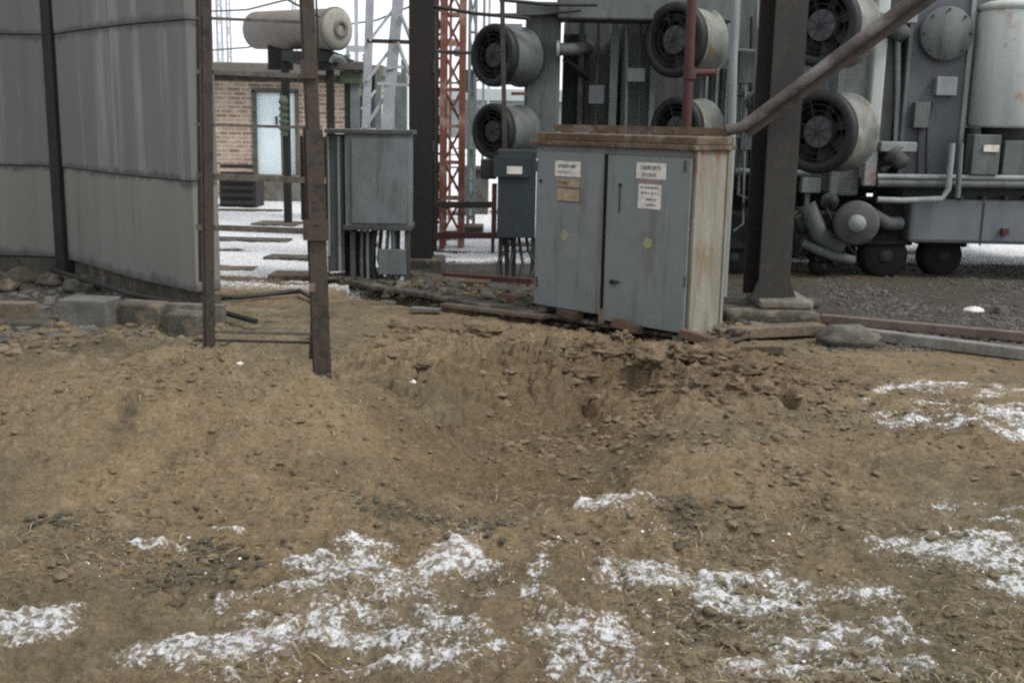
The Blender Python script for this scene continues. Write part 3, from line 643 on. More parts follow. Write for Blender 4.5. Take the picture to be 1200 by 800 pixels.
# pale bay equipment right of the brick building
eq = thing('bay_equipment', 'greenish grey switchgear frame seen between ladder and dark column', 'switchgear', (D(440,240,16).x, 16.2, 0))
pbox('roof_plate', M_roofd, eq, 392, 72, 428, 82, 16, .6)
pbox('yellow_green_box', M_green, eq, 398, 84, 424, 98, 16.05, .4)
for u0, v0, u1, v1, mm, nm in ((404,98,409,240,M_trd,'post'),(411,98,421,240,M_pale,'post'),(440,82,446,240,M_pale,'post'),(455,80,462,240,M_galv,'post'),(470,70,476,240,M_pale,'post')):
    x = P(u0,v0,u1,v1,16.1,.1); MB().box(x[0],x[1],x[2],x[3],-.05,x[5]).build(nm, mm, eq)
pbox('grey_panel', M_pale, eq, 409, 112, 440, 150, 16.3, .3); pbox('dark_panel', M_trd, eq, 424, 84, 440, 150, 16.5, .2); pbox('pale_panel', M_pale, eq, 462, 88, 477, 240, 16.6, .1)
MB().bar(D(424,128,15.9), D(440,106,15.9), .03).build('white_rod', M_wstrip, eq)
bp_ = thing('equipment_post', 'grey box on slim post behind the left transformer fan', 'equipment', (D(552,200,17).x, 17, 0))
x = P(549,90,556,140,17,.1); MB().box(x[0],x[1],17,17.1,-.05,x[5]).build('post', M_pale, bp_)
pbox('head_box', M_trd, bp_, 545, 82, 558, 108, 16.9, .3); pbox('lower_box', M_pale, bp_, 544, 125, 562, 175, 16.9, .3)

# ------------------------------------------------------------------ main double-door cabinet on its slab
ZS = .13
FL, FRt = G(626, 356, ZS), G(806, 386, ZS)
fd = (FRt-FL); fd.z = 0; Wc = fd.length; fd.normalize(); sdv = Vector((-fd.y, fd.x, 0)); sdv = sdv if sdv.y > 0 else -sdv
HC = 1.235; DC = .42
cb = thing('control_cabinet', 'grey two-door control cabinet with rusty roof and warning notices', 'cabinet', tuple(FL+fd*Wc/2+sdv*DC/2))
def cbx(a0, a1, b0, b1, z0, z1, mb=None):    # a along front, b depth, z above slab
    mb = mb or MB(); return mb.frame_box(FL+fd*a0+sdv*b0+Vector((0,0,z0)), fd*(a1-a0), sdv*(b1-b0), (0,0,z1-z0))
m_ = MB(); cbx(0,.03,0,DC,0,HC,m_); cbx(.03,Wc-.03,DC-.03,DC,0,HC,m_); cbx(.03,Wc-.03,0,DC-.03,.0,.03,m_); cbx(.03,Wc-.03,.001,.03,HC-.05,HC,m_)
m_.build('body', M_door, cb, .004)
cbx(Wc-.029,Wc,0,DC,-.06,HC).build('side_panel', M_side, cb, .004)
cbx(Wc-.012,Wc+.012,-.006,.035,-.055,HC-.001).build('corner_angle', M_side, cb, .003)
cbx(Wc-.01,Wc+.013,DC-.03,DC+.004,-.055,HC-.001).build('corner_angle', M_side, cb, .003)
cbx(Wc*.462,Wc*.49,.004,.03,.031,HC-.051).build('centre_post', M_black, cb)
d1a, d1b, d2a, d2b = .012, Wc*.462, Wc*.49, Wc-.02
door1 = cbx(d1a,d1b,-.022,-.001,.005,HC-.045).build('door', M_door, cb, .005)
door2 = cbx(d2a,d2b,-.03,-.001,-.03,HC-.05).build('door', M_door, cb, .005)
m_ = MB(); cbx(d2a+.03, d2a+.04, -.036, -.0302, .1, HC-.15, m_); cbx(d2b-.04, d2b-.03, -.036, -.0302, .1, HC-.15, m_)
# roof: shallow rusty tray
m_ = MB(); cbx(-.03,Wc+.03,-.06,DC+.04,HC+.002,HC+.036,m_); m_.build('roof', M_rustroof, cb, .006)
m_ = MB(); cbx(.02,Wc+.02,-.03,DC+.02,HC+.037,HC+.093,m_); m_.build('roof_cap', M_rustroof, cb, .008)
for a in (.02, Wc*.9): cbx(a, a+.08, .02, DC-.02, -.14 if a > 1 else -.06, -.001 if a < 1 else -.061).build('foot', M_conc, cb, .01)
cbx(Wc*.46, Wc*.5, -.03, .1, -.06, .05).build('wooden_prop', M_wood, cb, .004)
def plate(name, door, a0, a1, z0, z1, m, off=-.033):
    return cbx(a0, a1, off-.003, off, z0, z1).build(name, m, door, .001)
def strokes(name, door, a0, a1, z0, z1, m, off, n, seed, fillh=.8):
    rr = random.Random(seed); m_ = MB(); w = (a1-a0)/n
    for i in range(n):
        a = a0+i*w; h0 = z0+(z1-z0)*(1-fillh)*rr.random()
        cbx(a, a+w*.22, off-.0015, off, z0, z1, m_)
        if rr.random() < .8: cbx(a+w*.22, a+w*.72, off-.0015, off, z1-(z1-z0)*.2, z1, m_)
        if rr.random() < .6: cbx(a+w*.22, a+w*.6, off-.0015, off, (z0+z1)/2-(z1-z0)*.1, (z0+z1)/2+(z1-z0)*.1, m_)
        if rr.random() < .6: cbx(a+w*.55, a+w*.75, off-.0015, off, z0, z1-(z1-z0)*.2, m_)
    return m_.build(name, m, door)
# photo pixel -> cabinet coordinates
def cpix(u, v, b=-.03):
    d = ray(u, v); o = FL+sdv*b; t = (o-EYE).dot(sdv)/d.dot(sdv); p = EYE+d*t; return (p-FL).dot(fd), p.z-FL.z
def prect(u0, v0, u1, v1):
    a0, z1 = cpix(u0, (v0+v1)/2)[0], cpix((u0+u1)/2, v0)[1]; a1, z0 = cpix(u1, (v0+v1)/2)[0], cpix((u0+u1)/2, v1)[1]; return a0, a1, z0, z1
def sign(door, rect, m, rows, seed, off, label=None):
    a0,a1,z0,z1 = rect; s = plate('notice_plate', door, a0, a1, z0, z1, m, off)
    if label: s['label'] = label
    for k, (f0, f1, g0, g1, n, mm) in enumerate(rows):
        o = strokes('lettering', s, a0+(a1-a0)*f0, a0+(a1-a0)*f1, z0+(z1-z0)*g0, z0+(z1-z0)*g1, mm, off-.0032, n, seed+k)
    return s
sign(door2, prect(746,191,781,210), M_label, [(.14,.86,.55,.82,9,M_ink),(.2,.7,.15,.36,9,M_mag)], 5, -.0305, 'white notice with bold black lettering')
sign(door2, prect(748,216,775,245), M_label, [(.1,.9,.82,.9,8,M_ink),(.12,.9,.6,.67,9,M_ink),(.35,.85,.12,.2,5,M_ink),(.35,.85,.34,.42,6,M_ink)], 15, -.0305, 'off-white notice with small print')
a = prect(748,210,775,216); plate('red_strip', door2, *a, M_mag, -.0305)
sign(door1, prect(650,189,680,207), M_labelb if False else M_label, [(.12,.85,.55,.78,9,M_ink),(.12,.6,.2,.35,7,M_mag)], 25, -.0225, 'weathered white notice')
sign(door1, prect(652,210,678,219), M_labelb, [(.1,.5,.3,.7,5,M_ink)], 35, -.0225)
s_ = sign(door1, prect(652,220,680,237), M_labelb, [], 45, -.0225, 'brown faded notice in a dark frame')
a0,a1,z0,z1 = prect(652,220,680,237); m_ = MB(); cbx(a0,a1,-.0275,-.0256,z0,z0+.008,m_); cbx(a0,a1,-.0275,-.0256,z1-.006,z1,m_); cbx(a1-.008,a1,-.0275,-.0256,z0+.008,z1-.006,m_); m_.build('frame', M_ink, s_)
for dr, u, v, off in ((door1, 661, 276, -.0225), (door2, 759, 285, -.0305)):
    a, z = cpix(u, v); p = FL+fd*a+sdv*off+Vector((0,0,z))
    MB().lathe(p, -sdv, [(0,.037),(.0025,.036),(.003,0)], 24, False).build('yellow_disc', M_yel, dr)
a, z = cpix(716, 330); p = FL+fd*(a+.015)+sdv*(-.03)+Vector((0,0,z))
h_ = MB().lathe(p, -sdv, [(0,.018),(.02,.018),(.02,0)], 16, False).bar(p-sdv*.02, p-sdv*.025+fd*.07+Vector((0,0,.01)), .012, .018).build('handle', M_black, door2)
a, z = cpix(727, 217); p = FL+fd*a+sdv*(-.03)+Vector((0,0,z))
MB().lathe(p, -sdv, [(0,.014),(.012,.012),(.012,0)], 16, False).bar(p-sdv*.012-Vector((0,0,.012)), p-sdv*.005-Vector((0,0,.2)), .007).build('padlock_hasp', M_black, door2)
a, z = cpix(634, 212, -.02); p = FL+fd*a+sdv*(-.022)+Vector((0,0,z)); MB().lathe(p, -sdv, [(0,.014),(.01,.012),(.01,0)], 16, False).build('keyhole_cover', M_black, door1)
for dr, u, off in ((door1, 629, -.023), (door2, 804, -.031)):
    for v in (195, 330):
        a, z = cpix(u, v); cbx(a-.012, a+.0, off-.012, off, z-.04, z+.04).build('hinge', M_boxside, dr, .003)

# slab with a ragged front edge
sl_d = (E1-E0).normalized(); sl_n = Vector((-sl_d.y, sl_d.x, 0)); sl_n = sl_n if sl_n.y > 0 else -sl_n
def slab(name, label, t0, t1, b0, b1, z0, z1, m, seed, jag=.05):
    rr = random.Random(seed); n = 40; L = (E1-E0).length; fr = []; bk = []
    for i in range(n+1):
        t = t0+(t1-t0)*i/n; p = E0+sl_d*L*t; j = jag*mnoise.noise(Vector((t*14+seed, seed, 0))) + jag*.5*mnoise.noise(Vector((t*50, seed, 3)))
        fr.append(p+sl_n*(b0+j)); bk.append(p+sl_n*b1)
    vs = []
    for a in (fr, bk):
        for z in (z0, z1): vs += [Vector((p.x, p.y, z + (.012*mnoise.noise(p*6) if z == z1 else 0))) for p in a]
    k = n+1; fs = []
    for i in range(n): fs += [(i,i+1,k+i+1,k+i), (2*k+i+1,2*k+i,3*k+i,3*k+i+1), (k+i,k+i+1,3*k+i+1,3*k+i), (i+1,i,2*k+i,2*k+i+1)]
    fs += [(0,k,3*k,2*k), (n,2*k+n,3*k+n,k+n)]
    c = sum(fr, Vector())/len(fr); o = MB().add([v-Vector((c.x,c.y,0)) for v in vs], fs).build(name, m, None, .012); o.location = (c.x, c.y, 0)
    return tag(o, label, 'slab')
slab('concrete_slab', 'cracked concrete slab with undercut front edge carrying the two-door cabinet', .0, .62, .0, 1.15, .035, ZS-.062, M_concd, 3)
slab('concrete_slab', 'dark far end of slab under rubble between grey box and cabinet', .625, 1.1, .03, 1.0, .03, .075, M_concd, 8)
# planks, bricks and stones round the slab
def lying(name, label, cat, a, b, w, h, m, z=0.02, group=None, rx=0):
    p, q = G(*a, z), G(*b, z); p.z = H(p.x, p.y)+z; q.z = H(q.x, q.y)+z; c = (p+q)/2
    o = MB().bar(p-c, q-c, w, h).build(name, m, None, min(w, h)*.12); o.location = c; return tag(o, label, cat, group)
lying('timber_plank', 'weathered plank end sticking out right of the cabinet slab', 'plank', (846,402),(922,414), .09, .06, M_wood, .05)
lying('timber_plank', 'long grey beam lying behind the protruding plank', 'plank', (838,392),(962,386), .14, .08, M_wood, .06)
lying('steel_rail', 'reddish rail lying on the gravel at right, farther of two', 'rail', (962,374),(1290,404), .07, .07, mat('pinkish_rust_rail', (.15,.115,.1), (.09,.07,.06), .5, 6, .9), .05)
lying('steel_rail', 'grey rail lying nearer in the gravel at right edge', 'rail', (1010,392),(1290,428), .09, .08, M_conc, .04)
lying('timber_plank', 'dark board leaning along slab front near cabinet middle', 'plank', (520,352),(640,372), .1, .03, M_wood, .08)
lying('timber_plank', 'pale short board on soil left of the rubble strip', 'plank', (482,362),(516,364), .1, .025, M_asb, .04)
lying('steel_pipe', 'dark red pipe lying across rubble under the dark teal box', 'pipe', (520,322),(625,330), .05, .05, M_maroon, .08)
lying('timber_plank', 'grey board lying in front of the dark column foot', 'plank', (505,331),(620,345), .12, .05, M_concd, .06)
for i, (u, v, r, sq, mm, lb) in enumerate([(992,404,.16,(1.45,.9,.6),M_stone,'large grey rough boulder between plank end and rails'),(512,340,.1,(1.6,1,.7),M_brick1,'reddish brick lump near the dark column foot'),(452,352,.06,(1.6,1,.5),M_stone,'pale flat stone on soil below the grey box'),
        (470,382,.07,(1.3,1,.7),M_clod,'brown half-buried stone at the back of pit, left'),(558,385,.07,(1.3,1,.6),M_clod,'brown lump below slab edge behind the pit'),
        (795,628,.025,(1.2,1,.7),M_debris,'black charred lump on soil beside snow, centre right'),(484,452,.016,(1.2,1,.9),M_label,'small white stone on the left slope of pit'),
        (860,580,.04,(1.6,1,.6),M_clod,'dark brown clod alone on smooth sand right of pit'),(1140,365,.05,(1.8,1,.7),M_label,'small snowy white stone on gravel by transformer wheels'),(1172,368,.06,(1.2,1,.8),M_stone,'grey stone on gravel right of the white stone'),
        (282,474,.012,(1.2,1,.9),M_label,'tiny white pebble on the left sand heap'),(622,347,.06,(1.4,1,.8),M_debris,'dark rubble lump beside left foot of cabinet'),(940,360,.1,(1.5,1,.6),M_concd,'stained concrete lump beside the brown column base')]):
    g = G(u, v+3); h0 = H(g.x, g.y); g = G(u, v, h0); tag(MB().lump((0,0,0), r, i+20, 3, sq, .4).build('stone', mm), lb, 'stone'); o = COL.objects[-1]; o.location = (g.x, g.y, H(g.x,g.y)+r*.3)
rr = random.Random(3)
bl = ['tilted brown brick on slab, leftmost by the cabinet', 'brown brick lying under the left cabinet door', 'brown brick on slab edge before cabinet middle', 'brick at the right front cabinet corner', 'half brick on rubble right of the dark column']
for i, (u, v) in enumerate(((600,352),(668,370),(735,385),(815,398),(560,335))):
    g = G(u, v, .08); o = MB().box(-.11,.11,-.055,.055,-.03,.035).build('loose_brick', M_brick1, None, .008); o.location = (g.x, g.y, .095); o.rotation_euler = (R(rr.uniform(-12,12)), R(rr.uniform(-10,10)), R(rr.uniform(-60,10)))
    tag(o, bl[i], 'brick', 'loose bricks round the cabinet slab')

# ------------------------------------------------------------------ dark teal box between fan and cabinet
YQ = 10.6
tb = thing('terminal_box', 'small dark teal terminal box with white label left of the cabinet', 'box', (D(604,280,YQ).x, YQ+.15, 0))
pbox('body', M_teal, tb, 583, 176, 628, 279, YQ, .3)
pbox('lid', M_teal, tb, 578, 183, 622, 208, YQ-.03, .028, .004)
pbox('white_label', M_label, tb, 594, 195, 612, 204, YQ-.033, .002, 0)
MB().box(*P(563,187,582,210,YQ+.05,.2)).build('side_gland', M_black, tb, .01)
pbox('red_bracket', M_maroon, tb, 576, 215, 582, 275, YQ+.05, .04)
for u in (584, 600, 622): a = P(u,279,u+5,300,YQ+.1,.04); MB().box(a[0],a[1],a[2],a[3],-.05,a[5]).build('leg', M_teal, tb)
for i in range(4):
    a = D(590+i*9, 279, YQ+.12); b_ = D(586+i*11, 312, YQ-.1); b_.z = .0
    MB().tube([a, a+Vector((.02,-.02,-.12)), (a+b_)/2+Vector((.04*(i-1),0,-.02)), b_], .016, 8).build('cable', M_black, tb)
for i, (a, b_, lb) in enumerate([((505,276),(600,276),'low red horizontal rail near the snow behind the dark column'), ((505,240),(582,240),'upper dark horizontal rail before the red mast')]):
    p, q = D(*a, 12.8), D(*b_, 12.8); o = MB().bar(p, q, .05, .06).build('rail', M_maroon if i == 0 else M_col)
    t_ = thing('guard_rail', lb, 'rail', (p.x, 12.8, 0)); bpy.data.objects.remove(o)
    MB().bar(p, q, .05, .07).build('top_bar', M_maroon if i == 0 else M_ruststeel, t_)
    for s in (0.05, .95): c = p.lerp(q, s); MB().bar((c.x, c.y+.04, -.05), (c.x, c.y+.04, c.z), .04).build('post', M_ruststeel, t_)

# ------------------------------------------------------------------ transformer
YX = 11.9
tr = thing('power_transformer', 'huge grey oil transformer with black cooling fans, pipes and white drum', 'transformer', (D(900,300,YX).x, YX+1.2, 0))
xL, xR = D(640, 150, YX+.9).x, 6.6
MB().box(xL+.3, xR, YX+1.1, YX+2.3, .95, 4.0).build('tank_body', M_tr, tr, .02)
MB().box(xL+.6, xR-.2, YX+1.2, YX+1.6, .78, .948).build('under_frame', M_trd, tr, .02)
# left cooler column
pbox('cooler', M_tr, tr, 615, 16, 656, 186, YX-.1, .7, .03)
pbox('cooler', M_tr, tr, 660, 24, 712, 250, YX+.55, .5, .01)
pbox('recess_shade_plate', M_trd, tr, 658, 40, 684, 240, YX+.45, .1)  # dark strip that colours in the shade of the recess
pbox('flat_panel', M_tr, tr, 727, 26, 765, 250, YX+.35, .5, .008)
for u0, u1, mm in ((713,722,M_trl),(676,682,M_tr),(760,766,M_trl),(640,645,M_tr)):
    pbox('stiffener_rib', mm, tr, u0, 26, u1, 250, YX+.3, .14, .004)
pbox('top_beam', M_tr, tr, 655, -40, 862, 24, YX-.35, .5, .02)
pbox('side_beam', M_tr, tr, 605, 2, 654, 16, YX-.2, .3, .01)
MB().tube([D(655,58,YX-.2), D(672,58,YX-.2), D(684,56,YX), D(690,56,YX+.6)], .065, 14).build('elbow_pipe', M_tr, tr)
MB().lathe(D(652,58,YX-.2), (1,0,0), [(0,.09),(.03,.09),(.03,.06)], 20).build('pipe_flange', M_trl, tr)
MB().bar(D(662,70,YX-.1), D(690,92,YX+.3), .06, .04).build('bracket', M_trd, tr)
pbox('nameplate', mat('purplish_plate', (.22,.22,.27), None), tr, 588, 28, 612, 46, YX-.22, .02, .002)

fan_ax = Vector((-.70, -.71, .0)).normalized()
fans = []
def fan(u, v, Y, diam_px, ln=.42, shroud=M_shroud, rim_only=False):
    c = D(u, v, Y); r = diam_px/2/F*Y*1.04
    f = MB().lathe(c, -fan_ax, [(0.03,r*.96),(.05,r*1.03),(.09,r*1.0),(ln*.75,r*.98),(ln*.77,r*1.06),(ln*.83,r*1.06),(ln*.84,r*.96),(ln,r*.9),(ln,0)], 40).build('fan_shroud', shroud, tr)
    MB().lathe(c, -fan_ax, [(.16,r*.80),(.0,r*.80),(-.03,r*.85),(-.03,r*1.05),(.0,r*1.09),(.06,r*1.09),(.07,r*1.01)], 40).build('fan_rim', M_black, f)
    MB().lathe(c, -fan_ax, [(.17,0),(.17,r*.98),(.2,r*.98)], 30).build('back_disc', M_black, f)
    MB().lathe(c, -fan_ax, [(.16,r*.40),(.02,r*.42),(.0,r*.40),(-.003,0)], 30, False).build('hub', M_hub, f)
    a = fan_ax.cross(Vector((0,0,1))).normalized(); b = fan_ax.cross(a); bl_ = MB()
    for k in range(7):
        th = 2*math.pi*k/7; d0 = a*math.cos(th)+b*math.sin(th); tn = fan_ax.cross(d0)
        p0, p1 = c+d0*r*.36-fan_ax*.1, c+d0*r*.82-fan_ax*.1
        w0_, w1_ = r*.14, r*.26
        q = [p0-tn*w0_+fan_ax*.03, p0+tn*w0_-fan_ax*.03, p1+tn*w1_-fan_ax*.045, p1-tn*w1_+fan_ax*.045]
        bl_.add(q+[x - fan_ax*.006 for x in q], [(0,1,2,3),(7,6,5,4),(0,4,5,1),(1,5,6,2),(2,6,7,3),(3,7,4,0)])
    bl_.build('blade_set', M_black, f)
    g_ = MB()
    for rr_ in (.55, .72): g_.tube([c+fan_ax*.02+(a*math.cos(t)+b*math.sin(t))*r*rr_ for t in np.linspace(0, 2*math.pi, 25)], .004, 5, False)
    for k in range(4):
        th = math.pi*k/4+.3; d0 = a*math.cos(th)+b*math.sin(th); g_.bar(c+fan_ax*.02-d0*r*.9, c+fan_ax*.02+d0*r*.9, .006)
    g_.build('guard', M_black, f)
    return f
fan(578, 65, YX-.35, 62, .5, M_tr); fan(577, 154, YX-.35, 56, .5, M_tr)
fan(790, 47, YX-.5, 74, .5); fan(792, 150, YX-.5, 62, .5)
fan(962, 30, YX-1.0, 82, .55); fan(958, 155, YX-1.0, 84, .6)
for (u0,v0,u1,v1,Y) in ((596,50,616,80,YX-.05),(596,140,616,168,YX-.05)): pbox('duct', M_tr, tr, u0, v0, u1, v1, Y, .4, .01)
# pale cooler bodies behind the fan pairs
pbox('cooler', M_trl, tr, 822, -30, 866, 150, YX+.1, .5, .03)
for k in range(6): pbox('cooler_tube', M_trd if k % 2 else M_trl, tr, 826+k*6, 80, 829+k*6, 148, YX+.05, .05, .004)
pbox('cooler', M_trl, tr, 985, -30, 1016, 230, YX+.0, .5, .03)
pbox('pale_upright', M_trl, tr, 978, 75, 986, 230, YX-.1, .1, .004)
a, b_ = D(1037, -20, YX-.3), D(1017, 218, YX-.3); a.y = YX-.3
MB().bar(b_, a, .13, .1, (0,1,0)).build('pale_inclined_pipe', M_white, tr, .02)
pbox('upright', M_tr, tr, 1028, -20, 1050, 218, YX-.1, .2, .01); pbox('gap_shade_strip', M_trd, tr, 1051, -20, 1063, 210, YX+.1, .2, .0)  # the dark strip colours in the shade between upright and panel
pbox('panel', M_panel, tr, 1066, -40, 1134, 206, YX-.2, .5, .01)
pbox('panel_edge', M_trl, tr, 1132, -40, 1137, 206, YX-.23, .3, .004); pbox('panel_edge', M_tr, tr, 1062, -40, 1067, 206, YX-.23, .3, .004)
c = D(1108, 40, YX-.24); MB().lathe(c, (0,-1,0), [(0,.265),(.03,.27),(.05,.255),(.055,0)], 40).build('round_cover', M_tr, tr)
for k in range(8):
    p = c+Vector((math.cos(k*math.pi/4)*.235, -.055, math.sin(k*math.pi/4)*.235)); MB().lathe(p, (0,-1,0), [(0,.014),(.012,.014),(.012,0)], 6, False).build('cover_bolt', M_trd, tr)
# white drum
c = D(1176, 150, YX-.2); r = 40/F*YX
ct = D(1176, 14, YX-.2).z-c.z
dr_ = MB().lathe((c.x, c.y, c.z), (0,0,1), [(0,0),(0,r*.94),(.03,r),(ct-.04,r),(ct,r*.96)], 48).build('expansion_drum', M_white, tr)
MB().lathe((c.x, c.y, c.z+ct), (0,0,1), [(0,r*.97),(.02,r*1.03),(.06,r*1.02),(.1,r*.7),(.13,r*.2),(.22,r*.12),(.22,0)], 40).build('lid', M_white, dr_)
MB().lathe((c.x, c.y, c.z-.02), (0,0,1), [(.02,r*.6),(-.3,r*.5),(-.32,0)], 30).build('drum_base', M_trd, dr_)
for u0 in (1140, 1207): pbox('drum_bracket', M_tr, tr, u0, 150, u0+6, 208, YX-.3, .3, .004)
pbox('small_white_tag', M_label, tr, 1153, 170, 1171, 178, YX-.62, .01, 0); pbox('valve_box', M_tr, tr, 1140, 158, 1172, 205, YX-.6, .2, .01)
pbox('valve_box', M_tr, tr, 1176, 165, 1215, 206, YX-.5, .2, .01)
# horizontal pipes
for v, r in ((207,.028),(215,.04)):
    MB().tube([D(1028,v,YX-.55), D(1420,v+4,YX-.55)], r, 12).build('horizontal_pipe', M_trl if v < 210 else M_tr, tr)
MB().tube([D(1116,168,YX-.7), D(1114,190,YX-.7), D(1111,222,YX-.7), D(1104,233,YX-.7), D(1060,235,YX-.7), D(1028,234,YX-.7)], .03, 12).build('bent_pipe', M_trl, tr)
MB().tube([D(1126,168,YX-.65), D(1122,232,YX-.65)], .028, 12).build('short_pipe', M_tr, tr)
# lower oil tank
bt = pbox('lower_tank', M_blue, tr, 1066, 236, 1420, 288, YX-.5, 1.3, .04)
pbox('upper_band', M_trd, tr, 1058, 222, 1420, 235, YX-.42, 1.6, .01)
pbox('tank_rim', M_trl, tr, 1060, 216, 1420, 222, YX-.5, 1.0, .005)
# flanged valve stubs
for (u, v) in ((1048, 22), (1048, 172)):
    p = D(u, v, YX-.35); MB().box(p.x-.17, p.x+.2, p.y-.1, p.y+.2, p.z-.05, p.z+.05).build('valve_bracket', M_trl, tr, .01)
    MB().lathe(p+Vector((0,0,-.07)), (.45,-.5,-.55), [(0,.13),(.05,.13),(.05,.09),(.16,.08),(.16,0)], 20).build('valve', M_tr, tr)
# oil pump and clutter low down behind the brown column
c = D(1004, 262, YX-.75); pm = MB().lathe(c, (-.2,-1,0), [(0,0),(0,.2),(-.03,.225),(-.08,.225),(-.1,.18),(-.5,.17)], 36).build('oil_pump', M_hub, tr)
MB().lathe(c+Vector((0,-.004,0)), (-.2,-1,0), [(0,.09),(.04,.08),(.045,0)], 24).build('pump_cap', M_trl, pm)
for (u0,v0,u1,v1,u2,v2,rd) in ((945,240,960,275,985,290,.09),(1020,250,1040,262,1055,262,.07),(940,285,975,300,1000,305,.05)):
    MB().tube([D(u0,v0,YX-.4), D(u1,v1,YX-.45), D(u2,v2,YX-.4)], rd, 14).build('oil_pipe', M_tr, tr)
MB().box(xL+.6, D(1030,300,YX+1).x, YX+1.62, YX+2.1, .22, .949).build('oil_sump', M_trd, tr, .02)
pbox('gear_box', M_wheel, tr, 1030, 236, 1062, 300, YX-.3, .8, .03)
pbox('rib_block', M_hub, tr, 937, 245, 958, 300, YX-.2, .3, .02)
for k in range(4): pbox('cross_member', M_trd, tr, 640+k*95, 250, 720+k*95, 300, YX+.5+.1*k, .4, .02)
# pipework, conduits and small boxes that crowd the transformer side
rp = random.Random(17)
for i in range(13):
    u = (868, 874, 881, 889, 897, 940, 948, 690, 702, 735, 752, 1052, 1058)[i]; yv = YX+(.2, .0, .15, -.1, .1, .3, .1, .3, .35, .2, .25, -.15, -.1)[i]
    v0, v1 = rp.choice((-30, 20, 60)), rp.choice((190, 228, 262)); a, b_ = D(u, v0, yv), D(u-3, v1, yv)
    pts = [a, a.lerp(b_, .5)+Vector((rp.uniform(-.03,.03),0,0)), b_, b_+Vector((rp.uniform(-.25,.25), -.05, -.08))]
    MB().tube(pts, rp.choice((.012,.018,.03)), 8).build('conduit', rp.choice((M_tr, M_trl, M_black, M_trd)), tr)
for (u0,v0,u1,v1) in ((866,60,884,98),(868,150,890,176),(690,100,708,122),(735,80,756,96),(940,208,962,226),(1052,100,1062,126),(828,50,846,64),(672,150,690,176),(1072,120,1090,150),(1098,90,1122,112)):
    bx_ = pbox('junction_box', rp.choice((M_tr, M_trl, M_blue)), tr, u0, v0, u1, v1, YX-.3 if u0 > 1060 else YX-.02, .12, .006)
for v in (60, 110, 160, 200):
    MB().tube([D(862, v, YX+.05), D(905, v+3, YX+.02), D(978, v+2, YX+.02)], .03, 10).build('cross_pipe', M_tr if v % 20 else M_trl, tr)
for u, v, w in ((905,30,.11),(886,120,.1),(893,215,.12),(940,262,.13),(915,292,.12),(748,232,.09),(972,236,.08)):
    p = D(u, v, YX-.1); f_ = MB().lathe(p, (-.2,-1,.1), [(0,w*1.15),(.03,w*1.15),(.03,w*.8),(.16,w*.75),(.18,w*.5),(.18,0)], 20).build('flanged_valve', M_tr, tr)
    MB().lathe(p+Vector((-.03,-.2,.02)), (-.2,-1,.1), [(0,w*.15),(.08,w*.15),(.08,w*.7),(.1,w*.7),(.1,0)], 16).build('hand_wheel', M_maroon if u == 893 else M_trd, f_)
for k in range(9):
    a = D(870+k*14, 236+(k%3)*8, YX-.25); b_ = D(880+k*14+rp.uniform(-18,18), 300, YX-.3)
    MB().tube([a, (a+b_)/2+Vector((rp.uniform(-.08,.08), -.05, -.03)), b_], rp.choice((.014,.022)), 8).build('hose', M_black, tr)
for u in range(1075, 1400, 26):
    p = D(u, 232, YX-.52); MB().lathe(p, (0,-1,0), [(-.1,.018),(.0,.018),(.02,.016),(.02,0)], 6, False).build('rim_bolt', M_trd, bt)
pbox('weld_seam', M_trd, bt, 1150, 237, 1152, 288, YX-.506, .01, 0); pbox('drain_cock', M_maroon, bt, 1175, 268, 1183, 276, YX-.56, .06, .004)
for u in (1075, 1085): MB().tube([D(u, 208, YX-.25), D(u+1, 150, YX-.25), D(u+8, 120, YX-.25)], .012, 8).build('cable', M_black, tr)
# bogie wheels
for i, (u, v, rpx) in enumerate(((1037, 307, 26), (1104, 307, 23), (860, 304, 20), (965, 316, 12), (1300,306,19))):
    Yw = YX-.35+.25*(i == 1); c = D(u, v, Yw); r = rpx/F*Yw
    w = MB().lathe((c.x, c.y, r-.0), (0,1,0), [(0,0),(0,r*.8),(.01,r*.85),(.01,r),(.14,r),(.14,r*1.12),(.17,r*1.12),(.17,0)], 32).build('bogie_wheel', M_wheel, tr)
    MB().lathe((c.x, c.y-.02, r), (0,1,0), [(0,0),(0,r*.3),(.03,r*.32)], 20).build('axle_box', M_trd, w)
    MB().box(c.x-r*1.1, c.x+r*1.1, c.y-.06, c.y+.3, r*1.5, max(D(u,288,Yw).z, r*1.5+.05)).build('bogie_frame', M_wheel, tr, .02)

# ------------------------------------------------------------------ brown steel column on concrete footing, diagonal brace
cf = G(907, 378, .0); YF = G(905, 392).y
ic = thing('steel_column', 'brown steel I-column on a concrete footing right of the cabinet', 'column', (D(905,340,YF+.35).x, YF+.35, 0))
x = P(850, 352, 962, 392, YF, .75)
MB().box(x[0], x[1], x[2], x[3], -.1, .17).build('concrete_footing', M_concd, ic, .03)
MB().box(x[0]+.28, x[1]-.03, x[2]+.12, x[3]-.1, .172, .24).build('grout_pad', M_conc, ic, .02)
YI = YF+.25; a, b_ = D(884, 340, YI), D(930, 340, YI); ztop = 4.6
th = R(14); ux = Vector((math.cos(th), math.sin(th), 0)); uy = Vector((-math.sin(th), math.cos(th), 0)); c = (a+b_)/2; c.z = .24
wf = (b_.x-a.x)*.86
m_ = MB(); m_.frame_box(c-ux*wf/2, ux*wf, uy*.018, (0,0,ztop)); m_.frame_box(c-ux*wf/2+uy*.26, ux*wf, uy*.018, (0,0,ztop)); m_.frame_box(c-ux*.008+uy*.0185, ux*.016, uy*.241, (0,0,ztop))
m_.build('i_section', M_ibeam, ic, .002)
m_ = MB()
